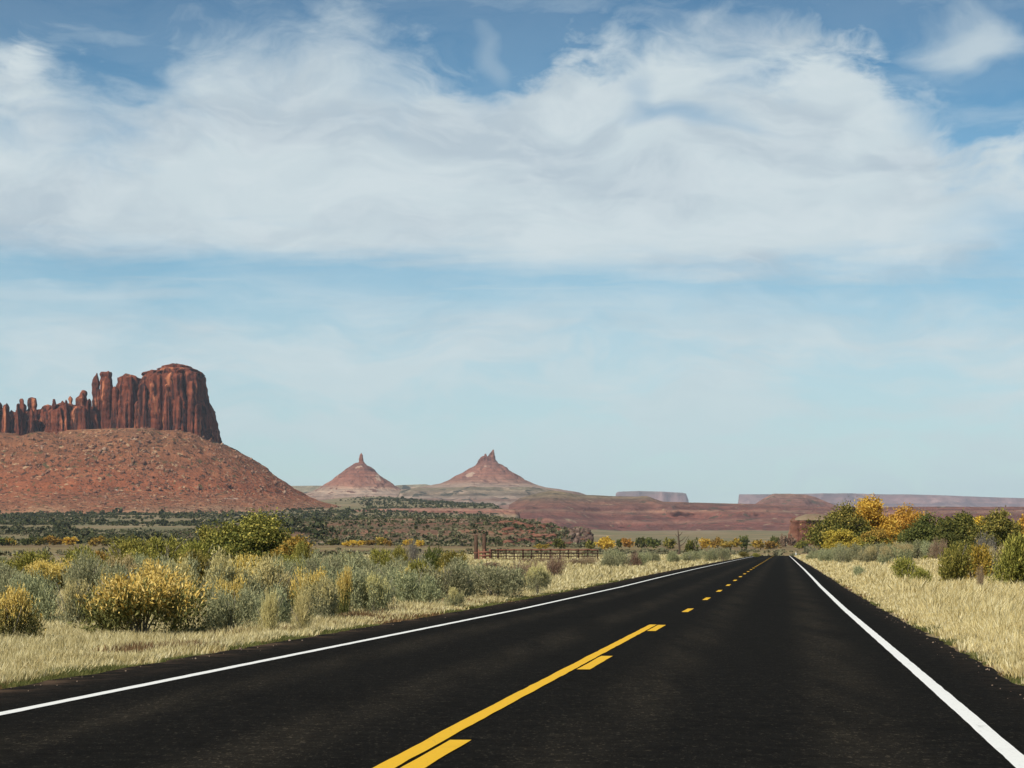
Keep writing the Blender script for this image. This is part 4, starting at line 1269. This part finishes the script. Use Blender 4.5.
# big willow on the left
tree('willow_tree', 252, 206, 296, 511, 576, 118, [L_GREEN, L_OLIVE], 'big bright green willow, tallest plant on the left side of the road', 'tree', 504, nclump=520, m=80, leaf=0.06, trunk_r=0.10)
tree('willow_tree', 292, 268, 318, 538, 578, 116, [L_OLIVE, L_YEL], 'low yellow-green willow at the right foot of the big bright green one', 'tree', 502, nclump=240, m=70, leaf=0.06, trunk_r=0.06)
tree('willow_tree', 205, 184, 232, 525, 574, 122, [L_OLIVE], 'olive willow at the left flank of the big bright green one', 'tree', 503, nclump=240, m=70, leaf=0.06, trunk_r=0.06)
# cottonwoods on the right
tree('cottonwood', 820, 808, 872, 504, 551, 300, [L_GREEN, L_OLIVE], 'green cottonwood with a dark leaning trunk, nearest the road on the right', 'tree', 511, nclump=420, m=80, leaf=0.13, trunk_px=4, trunk_r=0.34)
tree('cottonwood', 868, 844, 898, 498, 551, 312, [L_GOLD], 'tallest orange cottonwood, rising behind the green one', 'tree', 512, nclump=340, m=75, leaf=0.14, trunk_r=0.25)
tree('cottonwood', 899, 874, 930, 505, 551, 318, [L_GOLD], 'thinner orange cottonwood at the right end of the bright clump', 'tree', 513, nclump=260, m=70, leaf=0.14, trunk_r=0.22)
tree('cottonwood', 842, 824, 861, 529, 553, 278, [L_YEL], 'small yellow cottonwood sapling in front of the green cottonwood', 'tree', 514, nclump=300, m=75, leaf=0.10, trunk_r=0.10)
tree('cottonwood', 876, 858, 893, 530, 553, 282, [L_OLIVE, L_YEL], 'low olive-yellow sapling right of the small yellow one', 'tree', 515, nclump=300, m=75, leaf=0.10, trunk_r=0.10)
tree('juniper', 922, 898, 956, 515, 552, 262, [L_DARK], 'dark green juniper directly right of the orange cottonwoods', 'tree', 516, nclump=300, m=75, leaf=0.11, trunk_r=0.14)
tree('juniper', 959, 936, 984, 512, 552, 238, [L_DARK, L_GREEN], 'tall dark juniper in the middle of the right-hand trees', 'tree', 517, nclump=300, m=75, leaf=0.10, trunk_r=0.14)
tree('cottonwood', 997, 968, 1026, 510, 552, 215, [L_GREEN, L_OLIVE], 'broad yellow-green tree above the bush at the right edge', 'tree', 518, nclump=320, m=75, leaf=0.10, trunk_r=0.16)
tree('cottonwood', 1034, 1008, 1064, 514, 552, 245, [L_YEL, L_GOLD], 'yellow tree cut off by the right picture edge', 'tree', 519, nclump=150, m=60, leaf=0.13, trunk_r=0.16)
tree('cottonwood', 940, 922, 962, 516, 550, 360, [L_YEL, L_GREEN], 'yellowing tree glimpsed between the two dark junipers', 'tree', 520, nclump=110, m=60, leaf=0.18, trunk_r=0.16)
tree('cottonwood', 982, 964, 998, 515, 550, 300, [L_GOLD], 'small orange tree peeking out right of the tall dark juniper', 'tree', 521, nclump=90, m=60, leaf=0.15, trunk_r=0.14)

# dead snag by the road on the left
sn = empty('dead_tree', place(679, 560))
mb = MB(); rs = np.random.RandomState(9)
sc_ = 560 / F
mb.tube([(0, 0, -0.5), (0.1, 0, 2.0), (-0.1, 0, 4.0), (-0.2, 0, 5.6), (-0.25, 0, 6.4)], [0.32, 0.26, 0.20, 0.12, 0.05], 8)
mb.build('trunk', BARK, sn, True)
mb = MB()
for h, dx, dz in [(3.4, 1.6, 1.2), (4.3, -0.9, 1.0), (2.7, -1.2, 0.9), (4.8, 0.8, 0.9), (2.2, 2.3, 2.6)]:
    mb.tube([(-0.05, 0, h), (dx * 0.5, 0.2, h + dz * 0.3), (dx, 0.3, h + dz)], [0.12, 0.08, 0.03], 6)
mb.build('limbs', BARK, sn, True)
tag(sn, 'bare dead tree with short broken limbs left of the road end', 'dead tree')

# ------------------------------------------------------------------ corral
M_POST = plain_mat("weathered_post", (0.045, 0.027, 0.019), (0.13, 0.08, 0.055), 6, stretch=(3, 3, 0.6), bump=0.01)
M_RUST = plain_mat("rusty_steel", (0.13, 0.055, 0.038), (0.26, 0.12, 0.08), 5, bump=0.004)
FD = 262.0
s0 = FD / F


def fx(px): return (px - 512) * s0


gz = float(ground_z(fx(520), FD))
fence = empty('corral_fence', (fx(491), FD, gz))
tag(fence, 'low weathered rail fence of the corral beyond the sagebrush', 'fence')
a_f = R(4)
posts_px = [491, 498, 506, 514, 523, 531.5, 541, 550.5, 560, 568.5, 578.5, 588, 598]
for i, p_ in enumerate(posts_px):
    x = fx(p_) - fx(491)
    big = i % 3 == 1 or i == 0
    h = 1.42 + 0.06 * math.sin(i * 2.1)
    mb = MB(); r_ = 0.115 if big else 0.075
    mb.tube([(x, x * 0.10, -0.5), (x + 0.01, x * 0.10, h * 0.6), (x + 0.02 * math.sin(i), x * 0.10, h)], [r_ * 1.05, r_, r_ * 0.95], 8)
    mb.build('post', M_POST, fence, True)
for j, zz in enumerate([1.36, 1.02, 0.68, 0.36]):
    for i in range(len(posts_px) - 1):
        x0_, x1_ = fx(posts_px[i]) - fx(491), fx(posts_px[i + 1]) - fx(491)
        mb = MB()
        dz0 = 0.03 * math.sin(i * 3 + j)
        mb.tube([(x0_ - 0.1, x0_ * 0.10 - 0.12, zz + dz0), ((x0_ + x1_) / 2, (x0_ + x1_) * 0.05 - 0.13, zz - 0.02), (x1_ + 0.1, x1_ * 0.10 - 0.12, zz - dz0)], 0.085 if j == 0 else 0.058, 6)
        mb.build('rail', M_POST if j != 0 else M_RUST, fence, True)
mb = MB()
for p_ in np.arange(493, 597, 2.7):
    x = fx(p_) - fx(491)
    mb.tube([(x, x * 0.10 - 0.06, -0.3), (x, x * 0.10 - 0.06, 0.95 + 0.12 * math.sin(p_ * 1.7))], 0.03, 5)
o = mb.build('stay_sticks', M_POST, fence, True)
for i, (p_, top_, lb_) in enumerate([(476, 534.8, 'left one of two tall dark gate posts at the corral, slightly shorter'), (484.2, 533.8, 'right one of two tall dark gate posts at the corral, slightly taller')]):
    g_ = empty('gate_post', (fx(p_), FD - 1.5, gz))
    mb = MB()
    h = zof(top_, FD - 1.5) - gz
    mb.tube([(0, 0, -0.6), (0.03, 0, h * 0.5), (0.0, 0, h - 0.03), (0, 0, h)], [0.235, 0.215, 0.20, 0.17], 12)
    mb.build('shaft', M_POST, g_, True)
    mb = MB(); mb.tube([(0, 0, h * 0.33), (0, 0, h * 0.36)], 0.25, 12); mb.build('band', M_RUST, g_, True)
    tag(g_, lb_, 'post', 'tall corral gate posts')
ch = empty('loading_chute', (fx(484), FD - 2.6, gz))
tag(ch, 'rusty red panelled cattle gate set between the tall posts and the rail fence', 'gate')
for p_ in (479, 484.5, 490):
    mb = MB(); mb.box((fx(p_) - fx(484), 0, 0.5), (0.16, 0.16, 1.9)); mb.build('post', M_RUST, ch)
for zz in (0.35, 0.72, 1.1):
    mb = MB(); mb.box((fx(484.5) - fx(484), -0.11, zz), (fx(490) - fx(479), 0.05, 0.2)); mb.build('board', M_RUST, ch)

# white marker by the verge
wm_ = empty('marker', place(689.5, 268))
M_WSIGN = plain_mat("white_enamel", (0.72, 0.74, 0.74), (0.82, 0.83, 0.82), 4, rough=0.4)
gzm = wm_.location.z
mb = MB(); mb.tube([(0, 0, -0.3), (0, 0, 0.55)], 0.03, 6); mb.build('post', M_POST, wm_, True)
mb = MB(); mb.box((0, -0.05, 0.62), (0.50, 0.03, 0.34), R(4)); o = mb.build('plate', M_WSIGN, wm_)
tag(wm_, 'small white plate marker standing low in the verge left of the road', 'marker')
for sx_, lb_ in ((1, 'slim white delineator at the crest on the right shoulder'),):
    dd = 520
    x = float(rc(dd)) + sx_ * 4.9
    dl = empty('delineator', (x, dd, float(ground_z(x, dd))))
    mb = MB(); mb.box((0, 0, 0.45), (0.16, 0.05, 1.1)); mb.build('post', M_WSIGN, dl)
    mb = MB(); mb.box((0, -0.035, 0.85), (0.12, 0.02, 0.16)); mb.build('reflector', M_YELLOW, dl)
    tag(dl, lb_, 'marker post')

# labels for the rows
rows = {}
for (o_, k_, px, D_, row) in PLANTS:
    if row: rows.setdefault((row, LOOK[k_]), []).append((px, o_))
for (row, look), L_ in rows.items():
    L_.sort(key=lambda q: q[0])
    n = len(L_)
    for i, (px, o_) in enumerate(L_):
        if n == 1: lab = f"only {look}, {row}"
        elif i == 0: lab = f"leftmost {look}, {row}"
        elif i == n - 1: lab = f"rightmost {look}, {row}"
        else: lab = f"{look}, {ORD[i] if i < len(ORD) else str(i + 1) + 'th'} from left, {row}"
        o_['label'] = lab
        o_['group'] = row

# ------------------------------------------------------------------ grass
def grass_mat(name, stops):
    m = leaf_mat(name, stops, trans=0.3, objvar=0.0)
    t = NT(m.node_tree)
    p = pos(t)
    n1 = t.noise(p, 0.55, 4, 0.6)
    n2 = t.noise(t.scale(p, (1, 1, 1), (30, 4, 0)), 2.4, 3, 0.6)
    hs = [n for n in t.n if n.bl_idname == 'ShaderNodeHueSaturation'][0]
    c = t.mix(1.0, hs.outputs[0], t.ramp(t.lin(n1, 0.3, 0.7), [(0, (0.74, 0.68, 0.54)), (0.4, (1.0, 0.98, 0.92)), (1, (1.12, 1.12, 1.12))]), 'MULTIPLY')
    c = t.mix(1.0, c, t.ramp(t.lin(n2, 0.3, 0.7), [(0, (0.78, 0.74, 0.68)), (1, (1.1, 1.1, 1.1))]), 'MULTIPLY')
    t.put(t.n['Principled BSDF'].inputs['Base Color'], c)
    t.put([n for n in t.n if n.bl_idname == 'ShaderNodeBsdfTranslucent'][0].inputs[0], c)
    return m


M_GR1 = grass_mat("dry_grass", [(0, (0.30, 0.25, 0.11)), (0.4, (0.54, 0.48, 0.25)), (0.8, (0.72, 0.66, 0.40)), (1, (0.80, 0.75, 0.52))])
M_GR2 = grass_mat("golden_grass", [(0, (0.40, 0.33, 0.14)), (0.4, (0.64, 0.55, 0.28)), (0.8, (0.78, 0.71, 0.43)), (1, (0.84, 0.79, 0.55))])
M_GR3 = grass_mat("green_weeds", [(0, (0.06, 0.08, 0.025)), (0.6, (0.13, 0.15, 0.045)), (1, (0.24, 0.22, 0.09))])
M_GR4 = grass_mat("brown_weeds", [(0, (0.09, 0.055, 0.03)), (0.6, (0.19, 0.12, 0.06)), (1, (0.30, 0.20, 0.11))])


def grass(name, mat, side, n, blades, dmin, dmax, omin, omax, h0, h1, seed, powr=1.7, dens=None, wmin=0.005, wk=0.00028, label=None, edge_soft=0.5):
    rs = np.random.RandomState(seed)
    u = rs.uniform(0, 1, n * 2)
    a = 1 - powr
    d = (dmin ** a + u * (dmax ** a - dmin ** a)) ** (1 / a)
    om = omin + rs.exponential(edge_soft * 0.3, n * 2)
    ox = np.asarray(omax(d) if callable(omax) else omax, float)
    o = om + (ox - om) * rs.uniform(0, 1, n * 2)
    x = rc(d) + side * o
    px = 512 + F * x / d
    keep = (px > -260) & (px < 1290) & (ox > omin + 0.1)
    q = vn(x * 0.45, d * 0.45, 0, seed) * 0.5 + vn(x * 1.7, d * 1.7, 0, seed + 1) * 0.5
    if dens is not None:
        keep &= rs.uniform(0, 1, n * 2) < dens(x, d, o, q)
    x, d, o, q = x[keep][:n], d[keep][:n], o[keep][:n], q[keep][:n]
    z = ground_z(x, d)
    # a kerb-side blade stays short, a field blade grows tall
    hh = h0 + (h1 - h0) * ss(0.0, 1.8, o - omin) * (0.72 + 0.75 * q)
    m = len(x)
    ang = rs.uniform(0, 2 * np.pi, (m, blades))
    lean = np.abs(rs.normal(0, 0.32, (m, blades))) + 0.06
    rb = np.abs(rs.normal(0, 0.045, (m, blades))) * (1 + d[:, None] * 0.012)
    H = hh[:, None] * rs.uniform(0.45, 1.15, (m, blades))
    wdt = np.maximum(wmin, wk * d)[:, None] * rs.uniform(0.6, 1.4, (m, blades))
    ca, sa = np.cos(ang), np.sin(ang)
    bx, by = x[:, None] + rb * ca, d[:, None] + rb * sa
    wind = 0.10
    tx, ty = bx + H * lean * ca + H * wind, by + H * lean * sa
    mx_, my_ = bx + (tx - bx) * 0.35, by + (ty - by) * 0.35
    fa = rs.uniform(0, np.pi, (m, blades))
    wx, wy = np.cos(fa) * wdt, np.sin(fa) * wdt * 0.6
    zb = np.repeat(z[:, None], blades, 1) - 0.04
    V = np.stack([np.stack([bx - wx, by - wy, zb], -1), np.stack([bx + wx, by + wy, zb], -1),
                  np.stack([mx_ + wx * 0.8, my_ + wy * 0.8, zb + H * 0.6], -1), np.stack([mx_ - wx * 0.8, my_ - wy * 0.8, zb + H * 0.6], -1),
                  np.stack([tx, ty, zb + H], -1)], 2).reshape(-1, 5, 3)
    N = len(V)
    i0 = (np.arange(N) * 5)[:, None]
    mb_ = MB()
    mb_.add(V.reshape(-1, 3), i0 + np.array([[0, 1, 2, 3]]))
    mb_.f.append(i0 + np.array([[3, 2, 4]]))
    ob = mb_.build(name, mat)
    tag(ob, label, 'grass', kind='stuff')
    return ob


def om_left(d):
    return np.where(d < 60, 9.5 + (d - 15) * 0.16, 17 + (d - 60) * 0.10)


grass('dry_grass', M_GR1, -1, 46000, 11, 14, 120, 4.95, om_left, 0.14, 0.32, 901, powr=1.5, label='pale dry grass of the verge left of the road',
      dens=lambda x, d, o, q: np.clip(0.75 + q * 0.9, 0.15, 1) * np.where(o > 12, 0.6, 1))
grass('dry_grass', M_GR1, -1, 17000, 9, 100, 520, 4.8, lambda d: 22 + d * 0.12, 0.2, 0.45, 902, powr=1.2, label='dry grass further along the left verge and around the corral', wk=0.00036)
grass('golden_grass', M_GR2, 1, 60000, 11, 16, 140, 4.4, lambda d: 9.5 + d * 0.24, 0.12, 0.55, 903, powr=1.4, label='tall golden grass right of the road',
      dens=lambda x, d, o, q: np.clip(0.8 + q * 0.8, 0.2, 1))
grass('golden_grass', M_GR2, 1, 17000, 9, 120, 520, 4.4, lambda d: 10 + d * 0.14, 0.15, 0.5, 904, powr=1.2, label='golden grass further along the right verge', wk=0.00036)
grass('green_weeds', M_GR3, -1, 7000, 12, 16, 110, 4.6, 5.35, 0.09, 0.17, 905, dens=lambda x, d, o, q: np.clip(q * 3.0 + 0.2, 0, 1), label='low green weeds along the left asphalt edge', edge_soft=0.2)
grass('green_weeds', M_GR3, 1, 2600, 12, 18, 110, 4.25, 4.75, 0.08, 0.15, 906, dens=lambda x, d, o, q: np.clip(q * 3.0 - 0.3, 0, 1), label='low green weeds along the right asphalt edge', edge_soft=0.2)
grass('brown_weeds', M_GR4, -1, 8000, 10, 15, 70, 4.65, 7.0, 0.10, 0.26, 907, dens=lambda x, d, o, q: np.clip(q * 2.5 - 0.1, 0, 1), label='dry brown weeds mixed into the left verge')

grass('brown_weeds', M_GR4, 1, 5000, 10, 18, 110, 4.25, 6.0, 0.07, 0.16, 908, dens=lambda x, d, o, q: np.clip(q * 2.5, 0, 1), label='dry brown weeds along the right asphalt edge')
# loose stones kicked to both asphalt edges
rs = np.random.RandomState(15)
gn = 700
gd = (13 ** -0.6 + rs.uniform(0, 1, gn) * (150 ** -0.6 - 13 ** -0.6)) ** (1 / -0.6)
gsd = np.where(rs.rand(gn) < 0.5, -1, 1)
goff = np.where(gsd < 0, 4.62, 4.22) + rs.normal(0.12, 0.2, gn)
gx_ = rc(gd) + gsd * goff
on = goff < np.where(gsd < 0, 4.62, 4.22)
gz_ = np.where(on, road_z(gd) + 0.006, np.maximum(ground_z(gx_, gd), -0.4))
mb = MB(); rocks(mb, np.stack([gx_, gd, gz_], -1), 0.005 + rs.pareto(3.0, gn).clip(0, 2) * 0.006, 6)
o = mb.build('gravel', plain_mat('gravel_stone', (0.10, 0.065, 0.045), (0.34, 0.26, 0.19), 1.5)); tag(o, 'loose reddish gravel along the asphalt edges', 'gravel', kind='stuff')

# ------------------------------------------------------------------ far scrub: too many to count
M_SCRUB = leaf_mat("juniper_scrub", [(0, (0.026, 0.034, 0.012)), (0.6, (0.055, 0.064, 0.024)), (1, (0.11, 0.105, 0.045))], trans=0.05, objvar=0)
M_SCRUB2 = leaf_mat("sage_scrub", [(0, (0.09, 0.09, 0.05)), (0.6, (0.16, 0.155, 0.085)), (1, (0.24, 0.21, 0.12))], trans=0.05, objvar=0)


def scrub(name, mat, n, pxr, Dr, size, seed, label, thr=-0.2, usehill=False, lam=1.0, gsx=90, tall=0.8):
    rs = np.random.RandomState(seed)
    k = n * 4
    D = Dr[0] * (Dr[1] / Dr[0]) ** (rs.uniform(0, 1, k) ** lam)
    px = rs.uniform(pxr[0], pxr[1], k) + rs.normal(0, 1, k) * (18 if pxr[0] > 300 and pxr[1] < 520 else 0)
    x = (px - 512) / F * D
    q = fbm(x / gsx, D / gsx, 0, 3, seed)
    kp = q + rs.normal(0, 0.25, k) > thr
    x, D = x[kp][:n], D[kp][:n]
    z = np.array([surf(a, b) for a, b in zip(x, D)]) if usehill else ground_z(x, D)
    s_ = size * (0.5 + rs.gamma(2.2, 0.28, len(x)))
    m = 22
    d = unit(rs.normal(0, 1, (len(x), m, 3)))
    P = np.stack([x, D, z + s_ * tall * 0.45], -1)[:, None] + d * s_[:, None, None] * [0.5, 0.5, 0.42 * tall] * rs.uniform(0.5, 1, (len(x), m, 1))
    P = P.reshape(-1, 3)
    ss_ = np.repeat(s_, m)[:, None] * 0.24 * rs.uniform(0.6, 1.3, (len(P), 1))
    la = unit(rs.normal(0, 1, P.shape)); lb_ = unit(np.cross(la, rs.normal(0, 1, P.shape)))
    mb_ = MB(); mb_.leaves(P, la * ss_, lb_ * ss_)
    ob = mb_.build(name, mat)
    tag(ob, label, 'scrub', kind='stuff')


scrub('scrub', M_SCRUB, 7000, (-60, 540), (1750, 3400), 2.6, 951, 'dark juniper scrub dotting the bench below the great butte', thr=-0.15, usehill=True, lam=0.75)
scrub('scrub', M_SCRUB, 2400, (180, 592), (1120, 1800), 1.35, 952, 'dark juniper scrub over the near rocky hill', thr=-0.15, usehill=True, gsx=40)
scrub('scrub', M_SCRUB, 900, (-60, 330), (1150, 1800), 2.4, 958, 'scattered dark junipers on the flat at left', thr=0.0, usehill=True, gsx=60)
scrub('scrub', M_SCRUB2, 4500, (-60, 592), (1100, 2000), 1.4, 953, 'pale sagebrush scrub on the flat below the hill', thr=-0.1, usehill=True, gsx=60)
scrub('scrub', M_SCRUB, 1700, (375, 500), (3450, 6500), 3.0, 954, 'dark scrub on the high bench under the two cones', thr=-0.05, gsx=200)
scrub('scrub', M_SCRUB2, 1500, (590, 1100), (600, 1020), 1.1, 955, 'olive scrub on the flat beyond the road end', thr=0.1, gsx=40)
scrub('scrub', M_SCRUB2, 700, (-40, 600), (430, 900), 0.9, 956, 'low grey scrub on the flat beyond the corral', thr=0.2, gsx=40)
scrub('scrub', M_SCRUB, 700, (-80, 360), (3300, 3750), 3.2, 957, 'sparse dark scrub along the foot of the great butte', thr=-0.1)
